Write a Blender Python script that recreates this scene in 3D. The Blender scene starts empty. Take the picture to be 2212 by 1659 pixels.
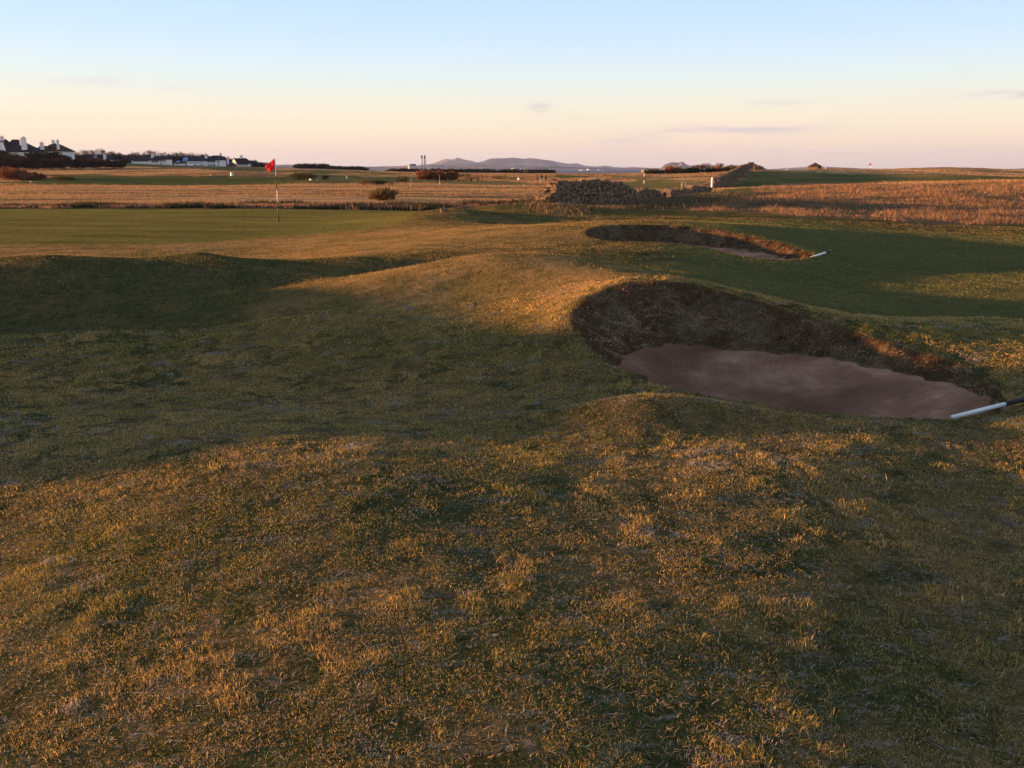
import bpy, math, random
import numpy as np
from mathutils import Vector
random.seed(7)
rng = np.random.default_rng(11)
scene = bpy.context.scene
C = scene.collection
R = math.radians

# ------------------------------------------------------------------ camera
EYE = 1.6
FPX = 885.0
PITCH = math.atan((384 - 168.5) / FPX)
SC = 1024 / 2212.0
cam_d = bpy.data.cameras.new('camera')
cam_d.sensor_width = 36
cam_d.lens = 36 * FPX / 1024
cam_d.clip_start = 0.05
cam_d.clip_end = 60000
cam = bpy.data.objects.new('camera', cam_d)
C.objects.link(cam)
cam.location = (0, 0, EYE)
cam.rotation_euler = (math.pi / 2 - PITCH, 0, 0)
scene.camera = cam

# ------------------------------------------------------------------ light
SUN_EL = R(3.9)
SUN_HEAD = R(-82)                     # heading clockwise from the camera's forward (+Y)
sdir = Vector((math.sin(SUN_HEAD) * math.cos(SUN_EL), math.cos(SUN_HEAD) * math.cos(SUN_EL), math.sin(SUN_EL)))
sun_d = bpy.data.lights.new('sun', 'SUN')
sun_d.energy = 5.0
sun_d.angle = R(0.9)
sun_d.color = (1.0, 0.50, 0.19)
sun = bpy.data.objects.new('sun', sun_d)
C.objects.link(sun)
sun.location = (-40, 5, 20)
sun.rotation_euler = sdir.to_track_quat('Z', 'Y').to_euler()

world = bpy.data.worlds.new('World')
scene.world = world
world.use_nodes = True
wn = world.node_tree
wn.nodes.clear()


class NT:
    """tiny node helper"""
    def __init__(self, tree):
        self.t = tree

    def n(self, typ, **kw):
        nd = self.t.nodes.new(typ)
        for k, v in kw.items():
            if k.startswith('i_'):
                key = k[2:]
                key = int(key) if key.isdigit() else key.replace('_', ' ')
                nd.inputs[key].default_value = v
            else:
                setattr(nd, k, v)
        return nd

    def l(self, a, b):
        self.t.links.new(a, b)

    def val(self, x, sock):
        if hasattr(x, 'is_output'):
            self.l(x, sock)
        else:
            sock.default_value = x

    def math(self, op, a, b=0.0, clamp=False):
        m = self.n('ShaderNodeMath', operation=op)
        m.use_clamp = clamp
        self.val(a, m.inputs[0])
        self.val(b, m.inputs[1])
        return m.outputs[0]

    def ramp(self, fac, stops, interp='LINEAR'):
        r = self.n('ShaderNodeValToRGB')
        r.color_ramp.interpolation = interp
        e = r.color_ramp.elements
        while len(e) > 1:
            e.remove(e[-1])
        e[0].position = stops[0][0]
        e[0].color = tuple(stops[0][1]) + (1,)
        for p, c in stops[1:]:
            x = e.new(p)
            x.color = tuple(c) + (1,)
        self.val(fac, r.inputs[0])
        return r.outputs[0]

    def mix(self, fac, a, b, blend='MIX'):
        m = self.n('ShaderNodeMix', data_type='RGBA', blend_type=blend)
        self.val(fac, m.inputs[0])
        for s, v in ((m.inputs[6], a), (m.inputs[7], b)):
            if hasattr(v, 'is_output'):
                self.l(v, s)
            else:
                s.default_value = tuple(v) + (1,)
        return m.outputs[2]

    def noise(self, vec, scale, detail=4, rough=0.55, out=0):
        nd = self.n('ShaderNodeTexNoise')
        nd.inputs['Scale'].default_value = scale
        nd.inputs['Detail'].default_value = detail
        nd.inputs['Roughness'].default_value = rough
        if vec is not None:
            self.l(vec, nd.inputs['Vector'])
        return nd.outputs[out]


w = NT(wn)
sky = w.n('ShaderNodeTexSky', sky_type='NISHITA')
sky.sun_disc = False
sky.sun_elevation = SUN_EL
sky.sun_rotation = SUN_HEAD
sky.air_density = 1.0
sky.dust_density = 1.0
sky.ozone_density = 1.0
tc = w.n('ShaderNodeTexCoord')
sep = w.n('ShaderNodeSeparateXYZ')
w.l(tc.outputs['Generated'], sep.inputs[0])
elev = sep.outputs[2]
# air-light of a clear winter evening: pink-lilac belt, cream, then pale blue upward
fill = w.ramp(w.math('MULTIPLY', elev, 2.0), [
    (0.0, (0.80, 0.65, 0.58)), (0.03, (0.92, 0.73, 0.60)), (0.07, (1.03, 0.84, 0.64)), (0.12, (1.0, 0.91, 0.73)),
    (0.19, (0.82, 0.93, 0.94)), (0.26, (0.68, 0.87, 1.10)), (0.36, (0.55, 0.79, 1.12)), (0.6, (0.42, 0.58, 0.85)), (1.0, (0.34, 0.45, 0.66))])
# thin streaks of cloud low in the sky
azm = w.math('DIVIDE', sep.outputs[0], sep.outputs[1])
comb = w.n('ShaderNodeCombineXYZ')
w.l(w.math('MULTIPLY', azm, 9.0), comb.inputs[0])
w.l(w.math('MULTIPLY', elev, 90.0), comb.inputs[1])
cn = w.noise(comb.outputs[0], 1.3, 7, 0.62)
cmask = w.ramp(cn, [(0.44, (0, 0, 0)), (0.60, (1, 1, 1))])
tot = None
for az0, el0, aw, eh, k in ((.245, .0395, .13, .0045, .9), (.14, .030, .10, .005, .55), (.56, .068, .09, .0035, 1.0), (.03, .063, .012, .005, .9), (.06, .060, .010, .003, .6), (-.40, .082, .07, .004, .75), (.10, .052, .05, .002, .5),
                            (.28, .066, .05, .002, .5), (-.215, .0125, .02, .002, .6), (.3, .016, .5, .006, .35), (.49, .089, .01, .003, .5)):
    a_ = w.math('DIVIDE', w.math('SUBTRACT', azm, az0), aw)
    e_ = w.math('DIVIDE', w.math('SUBTRACT', elev, el0), eh)
    q_ = w.math('ADD', w.math('MULTIPLY', a_, a_), w.math('MULTIPLY', e_, e_))
    g_ = w.math('MULTIPLY', w.math('POWER', 2.718, w.math('MULTIPLY', q_, -1.0)), k)
    tot = g_ if tot is None else w.math('ADD', tot, g_)
fwd_ = w.math('GREATER_THAN', sep.outputs[1], 0.0)
cm = w.math('MULTIPLY', w.math('MULTIPLY', cmask, tot), fwd_)
cm = w.math('MULTIPLY', cm, 0.85, True)
skyn = w.mix(0.80, w.mix(1.0, sky.outputs[0], (0.10, 0.10, 0.10), 'MULTIPLY'), fill)
withc = w.mix(cm, skyn, (0.60, 0.50, 0.56))
bg = w.n('ShaderNodeBackground')
bg.inputs['Strength'].default_value = 0.295
w.l(withc, bg.inputs['Color'])
wo = w.n('ShaderNodeOutputWorld')
w.l(bg.outputs[0], wo.inputs['Surface'])

scene.view_settings.view_transform = 'Standard'
scene.view_settings.look = 'None'
scene.view_settings.exposure = 2.0
scene.view_settings.gamma = 1.0
scene.render.engine = 'CYCLES'
scene.cycles.max_bounces = 5
scene.cycles.transparent_max_bounces = 8


# ------------------------------------------------------------------ projection
def P(px, py, Y):
    """world point that shows at photograph position (px, py) (2212 x 1659 units) when it stands Y metres ahead"""
    a = (px * SC - 512) / FPX
    b = (384 - py * SC) / FPX
    yc = math.cos(PITCH) + b * math.sin(PITCH)
    zc = -math.sin(PITCH) + b * math.cos(PITCH)
    t = Y / yc
    return Vector((a * t, Y, EYE + zc * t))


# ------------------------------------------------------------------ numpy noise
def _perm(seed):
    return np.random.default_rng(seed).random((64, 64)) * 2 - 1


def vnoise(x, y, seed=0):
    g = _perm(seed)
    xi = np.floor(x).astype(int)
    yi = np.floor(y).astype(int)
    fx = x - xi
    fy = y - yi
    fx = fx * fx * fx * (fx * (fx * 6 - 15) + 10)
    fy = fy * fy * fy * (fy * (fy * 6 - 15) + 10)
    a = g[xi % 64, yi % 64]
    b = g[(xi + 1) % 64, yi % 64]
    c = g[xi % 64, (yi + 1) % 64]
    d = g[(xi + 1) % 64, (yi + 1) % 64]
    return (a * (1 - fx) + b * fx) * (1 - fy) + (c * (1 - fx) + d * fx) * fy


def fbm(x, y, octs=4, seed=0, gain=0.5):
    s = 0
    amp = 1
    for o in range(octs):
        s = s + amp * vnoise(x * 2 ** o + 17.3 * o, y * 2 ** o - 9.1 * o, seed + o)
        amp *= gain
    return s


# ------------------------------------------------------------------ terrain
def xY(x, Y, z):
    return (x, Y, z)


ctl = []


def cp(px, py, Y):
    v = P(px, py, Y)
    ctl.append((v.x, v.y, v.z))


def cz(px, Y, z):
    v = P(px, 400, Y)
    ctl.append((v.x, Y, z))


# near turf
for a in [(0, 1659, 2.16), (550, 1659, 2.13), (1106, 1659, 2.12), (1700, 1659, 2.17), (2212, 1659, 2.25),
          (0, 1400, 2.84), (550, 1400, 2.77), (1106, 1400, 2.76), (1700, 1400, 2.84), (2212, 1400, 2.95),
          (0, 1200, 3.64), (400, 1180, 3.62), (1106, 1200, 3.54), (1700, 1200, 3.60), (2212, 1200, 3.74),
          (0, 1085, 4.18), (250, 1010, 4.57), (560, 965, 4.91), (720, 960, 5.0), (900, 960, 5.12), (1300, 1000, 4.80), (1000, 1000, 4.64), (1180, 1060, 4.24), (1700, 1000, 4.80), (2212, 1000, 5.0),
          (0, 960, 5.30), (250, 900, 6.10), (600, 860, 6.80), (900, 850, 6.75),
          (1150, 905, 5.85), (1000, 930, 5.55), (1180, 935, 5.45), (1350, 900, 5.66), (1550, 935, 5.38), (1800, 960, 5.18),
          (0, 800, 8.10), (250, 780, 8.25), (500, 780, 8.2), (800, 800, 7.6), (1000, 800, 7.35), (1180, 800, 7.1),
          # ridge running up from the left into the mound over the near bunker
          (250, 720, 9.4), (430, 712, 9.45), (640, 655, 9.9), (830, 600, 10.4), (950, 566, 10.9), (1000, 556, 11.0), (1100, 548, 11.0), (1200, 553, 10.9), (1300, 570, 10.6),
          (700, 705, 9.0), (1000, 700, 8.8), (1140, 700, 8.5), (1000, 625, 9.9), (1180, 620, 9.6), (850, 660, 9.5),
          # left mound
          (100, 700, 9.9), (100, 640, 10.9), (300, 650, 10.9), (520, 620, 11.6), (0, 568, 12.0), (90, 558, 12.2), (250, 560, 12.8), (380, 558, 13.3), (440, 545, 13.6), (500, 556, 13.7),
          (640, 567, 14.0), (760, 558, 14.6), (740, 600, 12.6)]:
    cp(*a)
for a in [(1100, 13.0, .20), (1250, 13.0, .20), (980, 13.2, .06), (860, 12.8, -.02),
          (90, 14.5, .05), (0, 14.5, .02), (300, 15.0, 0.0), (440, 15.2, .05), (600, 16.0, -.05), (90, 17, -.22), (440, 17.6, -.22)]:
    cz(*a)
# apron and putting green
for px in (0, 300, 600):
    for py, Y in ((545, 20.5), (520, 23.8), (480, 32.0), (455, 41.5)):
        cp(px, py, Y)
for a in [(800, 545, 16.8), (900, 530, 18.0), (1000, 520, 19.0), (1100, 520, 18.6), (800, 520, 21.5), (850, 490, 29.0), (800, 470, 34.5), (900, 462, 37.5),
          # earth mounds where the old wall has gone
          (962, 456, 32.8), (977, 449, 33.5), (940, 464, 31.3), (905, 484, 29), (1052, 460.5, 35), (1092, 441.5, 38.3), (1116, 441.5, 39), (1141, 449, 41.5), (1190, 452, 41), (1015, 480, 29.5), (1100, 482, 30.5), (1180, 474, 32)]:
    cp(*a)
for a in [(980, 36.5, -.25), (1100, 42, -.35), (900, 41, -.3)]:
    cz(*a)
# right side fairway
for a in [(1350, 575, 14.3), (1450, 590, 13.3), (1600, 600, 13.7), (1700, 620, 13.0), (1600, 632, 11.0), (1850, 690, 9.9), (2080, 680, 10.0), (2212, 690, 9.8), (1900, 620, 13.6),
          (2100, 600, 15.1), (1900, 600, 15.1), (2212, 760, 7.8), (2212, 860, 6.2), (2212, 930, 5.45), (1700, 585, 15.2), (2000, 540, 22.6), (1850, 545, 19.3), (2212, 540, 23.2), (2212, 600, 15.1),
          (1250, 540, 16.2), (1150, 538, 16.6), (1250, 483, 23.0), (1400, 475, 24.5), (1600, 488, 23.5), (1800, 510, 23.4),
          (2000, 500, 30.3), (2212, 505, 30.0), (1900, 480, 34.0), (1700, 465, 36.4), (1500, 460, 37), (1350, 455, 41), (2212, 488, 34.2)]:
    cp(*a)
# wall foot, rough, links beyond
for a in [(1190, 446, 47), (1340, 444, 50), (1430, 434, 60), (1500, 424, 74), (1545, 409, 118), (1600, 430, 56.6), (1800, 440, 51.6), (2000, 445, 51), (2212, 450, 49),
          (2212, 420, 63.7), (2000, 420, 63.7), (1800, 415, 75), (2212, 394, 100), (2000, 394, 130), (1800, 392, 150), (1650, 404, 110), (1600, 392, 160), (1616, 370, 215), (1640, 369, 230), (1700, 370, 260),
          (1760, 368.5, 340), (1880, 373.5, 240), (2000, 371, 420), (2212, 369, 420), (2100, 380, 200), (1900, 383, 190)]:
    cp(*a)
for px in (0, 150, 350, 600, 800, 1000):
    cp(px, 440, 53.5)
    cp(px, 420, 74)
    cp(px, 402, 118)
for a in [(1150, 425, 72), (1300, 408, 105), (1250, 395, 145), (1400, 392, 165), (1150, 392, 165), (1300, 381, 250), (1400, 380, 260), (1500, 383, 240), (1480, 377, 300),
          (1190, 377.5, 330), (1320, 376, 420), (1420, 374, 420), (1550, 374, 420),
          (0, 390, 160), (150, 390, 165), (350, 388, 170), (600, 392, 160), (800, 392, 160), (1000, 393, 165), (0, 372, 300), (150, 371, 300), (270, 372, 300), (350, 368, 300), (500, 366, 330), (560, 372, 300), (600, 376, 270), (800, 376, 290), (1000, 380, 280),
          (0, 345, 450), (100, 347, 460), (200, 350, 490), (300, 353, 500), (400, 358.5, 500), (480, 360, 500), (560, 361, 500), (640, 365, 480), (800, 369, 520), (950, 373, 520), (1080, 374, 500)]:
    cp(*a)
# sheet beyond and beside the frame
for px in (-300, 0, 150, 300, 450):
    cz(px, 900, 9.0)
    cz(px, 1600, -4.0)
for px in (600, 700, 900, 1100, 1300, 1500, 1700, 1900, 2212, 2500):
    cz(px, 900, -4.0)
    cz(px, 1600, -14.0)
for Y, z in ((-1.2, 0.0), (0.6, 0.0)):
    for x in (-9, -4, -1.5, 0, 1.5, 4, 9):
        ctl.append((x, Y, z - 0.02 * max(0, -x)))
for Y, z in ((3, -.05), (6, -.1), (12, -.15), (25, -.25), (50, -.35), (110, -.4), (220, -.5), (450, 0)):
    for u in (-4.5, -2.6, -1.1):
        if u == -1.1 and Y in (6, 12):
            continue
        ctl.append((u * (Y + 2), Y, z))
    for u in (1.1, 3):
        ctl.append((u * (Y + 2), Y, z + .1))
ctl = np.array(ctl, float)


def to_us(x, y):
    e = y + 2.0
    return x / e, np.log(e)


class TPS:
    def __init__(self, pts, vals, lam=1e-5):
        self.p = pts
        n = len(pts)
        K = self.k(pts[:, None, :] - pts[None, :, :]) + np.eye(n) * lam
        Pm = np.c_[np.ones(n), pts]
        A = np.zeros((n + 3, n + 3))
        A[:n, :n] = K
        A[:n, n:] = Pm
        A[n:, :n] = Pm.T
        self.w = np.linalg.solve(A, np.r_[vals, 0, 0, 0])

    @staticmethod
    def k(d):
        r2 = (d ** 2).sum(-1) + 1e-12
        return 0.5 * r2 * np.log(r2)

    def __call__(self, q):
        out = np.empty(len(q))
        n = len(self.p)
        for i in range(0, len(q), 20000):
            b = q[i:i + 20000]
            out[i:i + 20000] = self.k(b[:, None, :] - self.p[None, :, :]) @ self.w[:n] + self.w[n] + b @ self.w[n + 1:]
        return out


def poly_world(lst):
    """list of (px, py, Y) -> (n,3)"""
    return np.array([tuple(P(*a)) for a in lst])


# ---- bunkers: rim and foot as closed 3-D outlines
rim1 = poly_world([(1235, 690, 8.3), (1252, 655, 8.65), (1290, 630, 8.95), (1340, 614, 9.12), (1400, 607, 9.2), (1460, 610, 9.2), (1520, 620, 9.1), (1610, 643, 8.9), (1700, 670, 8.65),
                   (1800, 702, 8.35), (1900, 735, 8.0), (1980, 758, 7.75), (2050, 780, 7.5), (2110, 810, 7.1), (2150, 840, 6.75), (2168, 868, 6.4), (2155, 892, 6.05), (2110, 900, 5.92), (2050, 904, 5.84),
                   (1980, 904, 5.78), (1900, 901, 5.78), (1750, 888, 5.85), (1650, 875, 5.98), (1560, 860, 6.12), (1470, 842, 6.33), (1400, 825, 6.55), (1345, 800, 6.85), (1300, 772, 7.2), (1262, 740, 7.65)])
foot1 = poly_world([(1338, 778, 7.62), (1350, 770, 7.8), (1380, 757, 8.05), (1415, 748, 8.25), (1450, 742, 8.38), (1500, 748, 8.38), (1560, 755, 8.32), (1630, 759, 8.23), (1700, 763, 8.12),
                    (1780, 771, 7.98), (1850, 782, 7.8), (1925, 799, 7.55), (2000, 820, 7.22), (2060, 838, 6.95), (2110, 856, 6.65), (2138, 876, 6.32)])
fz = [(2118, 6.1, -.17), (2060, 6.0, -.2), (1980, 5.95, -.22), (1900, 5.95, -.22), (1750, 6.03, -.22), (1650, 6.16, -.2), (1560, 6.32, -.19), (1480, 6.52, -.17), (1410, 6.78, -.14), (1370, 7.05, -.11), (1345, 7.35, -.08)]
foot1 = np.vstack([foot1] + [[(P(a, 400, b).x, b, c)] for a, b, c in fz])
rim2 = poly_world([(1262, 503, 19.2), (1278, 493, 20.0), (1310, 487, 20.8), (1400, 485.5, 21.2), (1480, 489, 21.0), (1560, 498, 20.4), (1630, 511, 19.6), (1690, 526, 18.6), (1735, 541, 17.6), (1757, 550, 17.0), (1745, 557, 16.5),
                   (1715, 561, 16.2), (1680, 562.5, 16.05), (1640, 560, 16.1), (1600, 552, 16.5), (1550, 539, 17.2), (1480, 528, 17.7), (1400, 522, 17.9), (1330, 522, 18.0), (1285, 515, 18.4)])
f2 = [(1290, 19.3, -.12), (1300, 19.8, -.1), (1325, 20.3, -.08), (1400, 20.6, -.08), (1480, 20.4, -.08), (1560, 19.8, -.1), (1625, 19.0, -.1), (1670, 18.1, -.1), (1702, 17.4, -.1), (1715, 16.95, -.1), (1705, 16.7, -.14),
      (1690, 16.5, -.17), (1660, 16.45, -.19), (1630, 16.6, -.2), (1590, 17.1, -.22), (1540, 17.7, -.22), (1470, 18.1, -.22), (1400, 18.3, -.22), (1335, 18.4, -.2), (1305, 18.8, -.16)]
foot2 = np.array([(P(a, 400, b).x, b, c) for a, b, c in f2])


def densify(poly, n=240):
    p = np.vstack([poly, poly[:1]])
    # Catmull-Rom closed
    out = []
    m = len(poly)
    per = max(2, n // m)
    for i in range(m):
        p0, p1, p2, p3 = poly[(i - 1) % m], poly[i], poly[(i + 1) % m], poly[(i + 2) % m]
        for k in range(per):
            t = k / per
            out.append(0.5 * ((2 * p1) + (-p0 + p2) * t + (2 * p0 - 5 * p1 + 4 * p2 - p3) * t * t + (-p0 + 3 * p1 - 3 * p2 + p3) * t ** 3))
    return np.array(out)


def ragged(poly, amp, seed):
    """small irregularities along a turf edge"""
    r = np.random.default_rng(seed)
    q = poly.copy()
    n = len(q)
    for k, a in ((9, 1.0), (17, .8), (31, .7), (53, .5)):
        ph = r.random() * 6.28
        q[:, 0] += amp * a * np.sin(np.arange(n) / n * 6.283 * k + ph)
        q[:, 1] += amp * a * np.cos(np.arange(n) / n * 6.283 * k + ph * 2)
    return q


rim1 = ragged(densify(rim1), .012, 1)
foot1 = ragged(densify(foot1), .02, 2)
rim2 = ragged(densify(rim2), .02, 3)
foot2 = ragged(densify(foot2), .03, 4)


def inside(poly, x, y):
    res = np.zeros(len(x), bool)
    n = len(poly)
    j = n - 1
    for i in range(n):
        xi, yi, xj, yj = poly[i, 0], poly[i, 1], poly[j, 0], poly[j, 1]
        c = ((yi > y) != (yj > y)) & (x < (xj - xi) * (y - yi) / (yj - yi + 1e-12) + xi)
        res ^= c
        j = i
    return res


def near_poly(poly, x, y):
    """distance to closed polyline and its z there"""
    best = np.full(len(x), 1e9)
    bz = np.zeros(len(x))
    n = len(poly)
    for i in range(n):
        a = poly[i]
        b = poly[(i + 1) % n]
        dx, dy = b[0] - a[0], b[1] - a[1]
        L = dx * dx + dy * dy + 1e-12
        t = np.clip(((x - a[0]) * dx + (y - a[1]) * dy) / L, 0, 1)
        d = np.hypot(x - a[0] - t * dx, y - a[1] - t * dy)
        m = d < best
        best[m] = d[m]
        bz[m] = (a[2] + t * (b[2] - a[2]))[m]
    return best, bz


rimpts = np.vstack([rim1[::5], rim2[::6]])
allc = np.vstack([ctl, rimpts])
U, S = to_us(allc[:, 0], allc[:, 1])
tps = TPS(np.c_[U, S], allc[:, 2] / (allc[:, 1] + 2.0), 2e-6)

sand_tps1 = TPS(np.vstack([foot1[::8, :2], [(P(1700, 400, 6.9).x, 6.9), (P(1500, 400, 7.2).x, 7.2), (P(1900, 400, 6.6).x, 6.6), (P(2030, 400, 6.4).x, 6.4)]]), np.r_[foot1[::8, 2], -.34, -.26, -.34, -.27])
sand_tps2 = TPS(np.vstack([foot2[::8, :2], [(P(1500, 400, 19).x, 19.0), (P(1640, 400, 17.4).x, 17.4)]]), np.r_[foot2[::8, 2], -.24, -.2])

# dunes and hummocks: (x, Y, half-width x, half-width y, rotation, height)
bumps = []


def bump_px(px, Y, wx, wy, h, rot=0):
    bumps.append((P(px, 400, Y).x, Y, wx, wy, R(rot), h))


# unseen left dunes shaped to shade near turf; low in-view rises catch sun
SHADE_RELIEF = [(.95, 5.76, .75, .24, 0, .12), (-13.0, 7.6, 2.2, 1.6, 0.0, .85), (-13.0, 9.0, 2.2, 1.1, 0.0, .75), (-13.3, 11.4, 2.4, 2.3, 0.0, 1.10), (-5.7, 5.2, 1.1, .75, 0, .36), (-5.9, 6.6, 1.3, .95, 0, .60), (P(2100, 400, 8.8).x, 8.8, 2.0, .9, 0, .10)]
bumps += SHADE_RELIEF
# links far off
for a in [(430, 250, 22, 14, .9), (330, 270, 20, 10, 1.1), (600, 230, 26, 10, .9), (760, 240, 24, 8, .6), (500, 190, 20, 8, .5), (200, 175, 30, 7, .5), (700, 150, 9, 5, .35), (900, 205, 20, 8, .4),
          (1500, 330, 30, 10, .5), (1250, 300, 40, 12, .5), (1900, 210, 14, 7, .7), (2000, 190, 12, 6, .6), (2120, 230, 16, 8, .8), (1800, 290, 14, 7, .7), (2050, 320, 20, 9, .9), (1700, 170, 10, 8, .5),
          (1390, 190, 14, 6, .4), (1200, 130, 12, 5, .22), (1000, 250, 22, 8, .4), (60, 240, 14, 8, .6)]:
    bump_px(*a)


def height_raw(x, y):
    u, s = to_us(x, y)
    q = tps(np.c_[u, s])
    z = q * (y + 2.0)
    far = y > 700
    for (bx, by, wx, wy, rot, h) in bumps:
        dx = x - bx
        dy = y - by
        c, sn = math.cos(rot), math.sin(rot)
        a = (dx * c + dy * sn) / wx
        b = (-dx * sn + dy * c) / wy
        z = z + h * np.exp(-(a * a + b * b))
    # small unevenness of turf
    near = 1 / (1 + np.exp((y - 17) / 2.0))
    grn = np.exp(-((x + 10) / 12) ** 4) * np.exp(-((y - 31) / 11) ** 4)
    z = z + near * (fbm(x * .9, y * .9, 3, 5) * .011 + fbm(x * 6, y * 6, 2, 9) * .0012)
    z = z + (1 - near) * (1 - grn) * fbm(x * .35, y * .35, 3, 21) * .03 * np.clip(y / 60, .4, 1.5)
    z = z + np.clip((y - 60) / 150, 0, 1) * fbm(x * .045, y * .07, 3, 31) * .22 * np.clip(1.6 - y / 700, 0, 1)
    return z


def height(x, y):
    x = np.asarray(x, float)
    y = np.asarray(y, float)
    z = height_raw(x, y)
    kind = np.zeros(len(x))         # 0 turf, 1 bunker face, 2 sand
    for rim, foot, st, lip, rmax in ((rim1, foot1, sand_tps1, .02, 3.5), (rim2, foot2, sand_tps2, .03, 6)):
        c = rim[:, :2].mean(0)
        cand = np.where(np.hypot(x - c[0], y - c[1]) < rmax * 1.8)[0]
        if not len(cand):
            continue
        X, Yy = x[cand], y[cand]
        ins = inside(rim, X, Yy)
        # blend towards the exact rim height just outside
        dR, zR = near_poly(rim, X, Yy)
        k = np.exp(-(dR / .18) ** 2)
        zz = z[cand]
        out = ~ins
        zz[out] = zz[out] * (1 - k[out]) + zR[out] * k[out]
        dF, zF = near_poly(foot, X, Yy)
        inf = inside(foot, X, Yy)
        ring = ins & ~inf
        t = dR / (dR + dF + 1e-9)
        t2 = np.clip(t + .022 * np.sin(t * 6.283 * 8 + fbm(X * 1.5, Yy * 1.5, 2, 47) * 2.5), 0, 1) ** 1.15
        zz[ring] = (zR * (1 - t2) + zF * t2 - .0)[ring] + (fbm(X * 5, Yy * 5, 3, 44) * .05 * np.sin(np.pi * t))[ring]
        zz[inf] = st(np.c_[X, Yy])[inf] - .05 * np.clip(dF[inf] / .1, .15, 1)
        z[cand] = zz
        kk = kind[cand]
        kk[ring] = 1
        kk[inf] = 2
        kind[cand] = kk
    return z, kind


# grid (u, s)
du = .0021
uc = np.arange(-.64, .6401, du)
left = [-.64]
st_ = du
while left[-1] > -4.2:
    st_ = min(st_ * 1.07, .35)
    left.append(left[-1] - st_)
right = [uc[-1]]
st_ = du
while right[-1] < 3.8:
    st_ = min(st_ * 1.12, .6)
    right.append(right[-1] + st_)
us = np.r_[np.array(left[1:])[::-1], uc, np.array(right[1:])]
ss = [math.log(.8)]
while ss[-1] < math.log(1602):
    Yv = math.exp(ss[-1]) - 2
    if Yv < 1.3:
        d = .06
    elif Yv < 5.4:
        d = .0065
    elif Yv < 9.6:
        d = .0036
    elif Yv < 16:
        d = .006
    elif Yv < 22:
        d = .0045
    else:
        d = .009
    ss.append(ss[-1] + d)
ss = np.array(ss)
NU, NS = len(us), len(ss)
UU, SS = np.meshgrid(us, ss)
E = np.exp(SS)
GX = (UU * E).ravel()
GY = (E - 2).ravel()
GZ, GK = height(GX, GY)
GZg = GZ.reshape(NS, NU)


def gz(x, y):
    e = y + 2.0
    if e <= .8:
        return 0.0
    u = x / e
    s = math.log(e)
    i = int(np.searchsorted(ss, s)) - 1
    j = int(np.searchsorted(us, u)) - 1
    i = min(max(i, 0), NS - 2)
    j = min(max(j, 0), NU - 2)
    a = (s - ss[i]) / (ss[i + 1] - ss[i])
    b = (u - us[j]) / (us[j + 1] - us[j])
    a = min(max(a, 0), 1)
    b = min(max(b, 0), 1)
    return float((GZg[i, j] * (1 - b) + GZg[i, j + 1] * b) * (1 - a) + (GZg[i + 1, j] * (1 - b) + GZg[i + 1, j + 1] * b) * a)


def gzv(x, y, G=None):
    G = GZg if G is None else G
    e = y + 2.0
    u = x / e
    s = np.log(e)
    i = np.clip(np.searchsorted(ss, s) - 1, 0, NS - 2)
    j = np.clip(np.searchsorted(us, u) - 1, 0, NU - 2)
    a = np.clip((s - ss[i]) / (ss[i + 1] - ss[i]), 0, 1)
    b = np.clip((u - us[j]) / (us[j + 1] - us[j]), 0, 1)
    return (G[i, j] * (1 - b) + G[i, j + 1] * b) * (1 - a) + (G[i + 1, j] * (1 - b) + G[i + 1, j + 1] * b) * a


def hit(px, py):
    """first ground point met by the sight line through (px, py)"""
    last = None
    Y = 1.6
    while Y < 1500:
        v = P(px, py, Y)
        if v.z < gz(v.x, Y):
            return v.x, Y
        Y *= 1.006
    v = P(px, py, 1500)
    return v.x, 1500.0


def zone(pts):
    return np.array([hit(a, b) for a, b in pts])


z_rough0 = np.array([(4, 45), (30, 35), (80, 45), (120, 120), (15, 110)])
# ---- ground cover zones -> colour attribute
col = np.zeros((len(GX), 3))
nz1 = fbm(GX * .5, GY * .5, 4, 60)
nz2 = fbm(GX * 2.2, GY * 2.2, 4, 70)
far_n = fbm(GX * .06, GY * .12, 4, 80)


def lerp(a, b, t):
    return np.asarray(a) * (1 - t[:, None]) + np.asarray(b) * t[:, None]


def sm(x, a, b):
    t = np.clip((x - a) / (b - a), 0, 1)
    return t * t * (3 - 2 * t)


TURF_G = (.066, .066, .024)
TURF_S = (.140, .100, .042)
col[:] = lerp(TURF_G, TURF_S, sm(nz1 * .6 + nz2 * 1.0 + .9 * fbm(GX * 9, GY * 9, 2, 61), -.9, .9))
rough = np.zeros(len(GX))      # tall dry grass
wx = GX + fbm(GX * .8, GY * .8, 3, 90) * .5 * np.clip(GY / 40, .2, 2)
wy = GY + fbm(GX * .8, GY * .8, 3, 95) * .6 * np.clip(GY / 40, .2, 3)


def soft(poly, edge):
    d, _ = near_poly(np.c_[poly, np.zeros(len(poly))], wx, wy)
    ins = inside(poly, wx, wy)
    return sm(np.where(ins, d, -d), -edge, edge)


def paint(mask, c, r=None):
    global col, rough
    col = col * (1 - mask[:, None]) + np.asarray(c) * mask[:, None]
    if r is not None:
        rough = rough * (1 - mask) + r * mask


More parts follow.
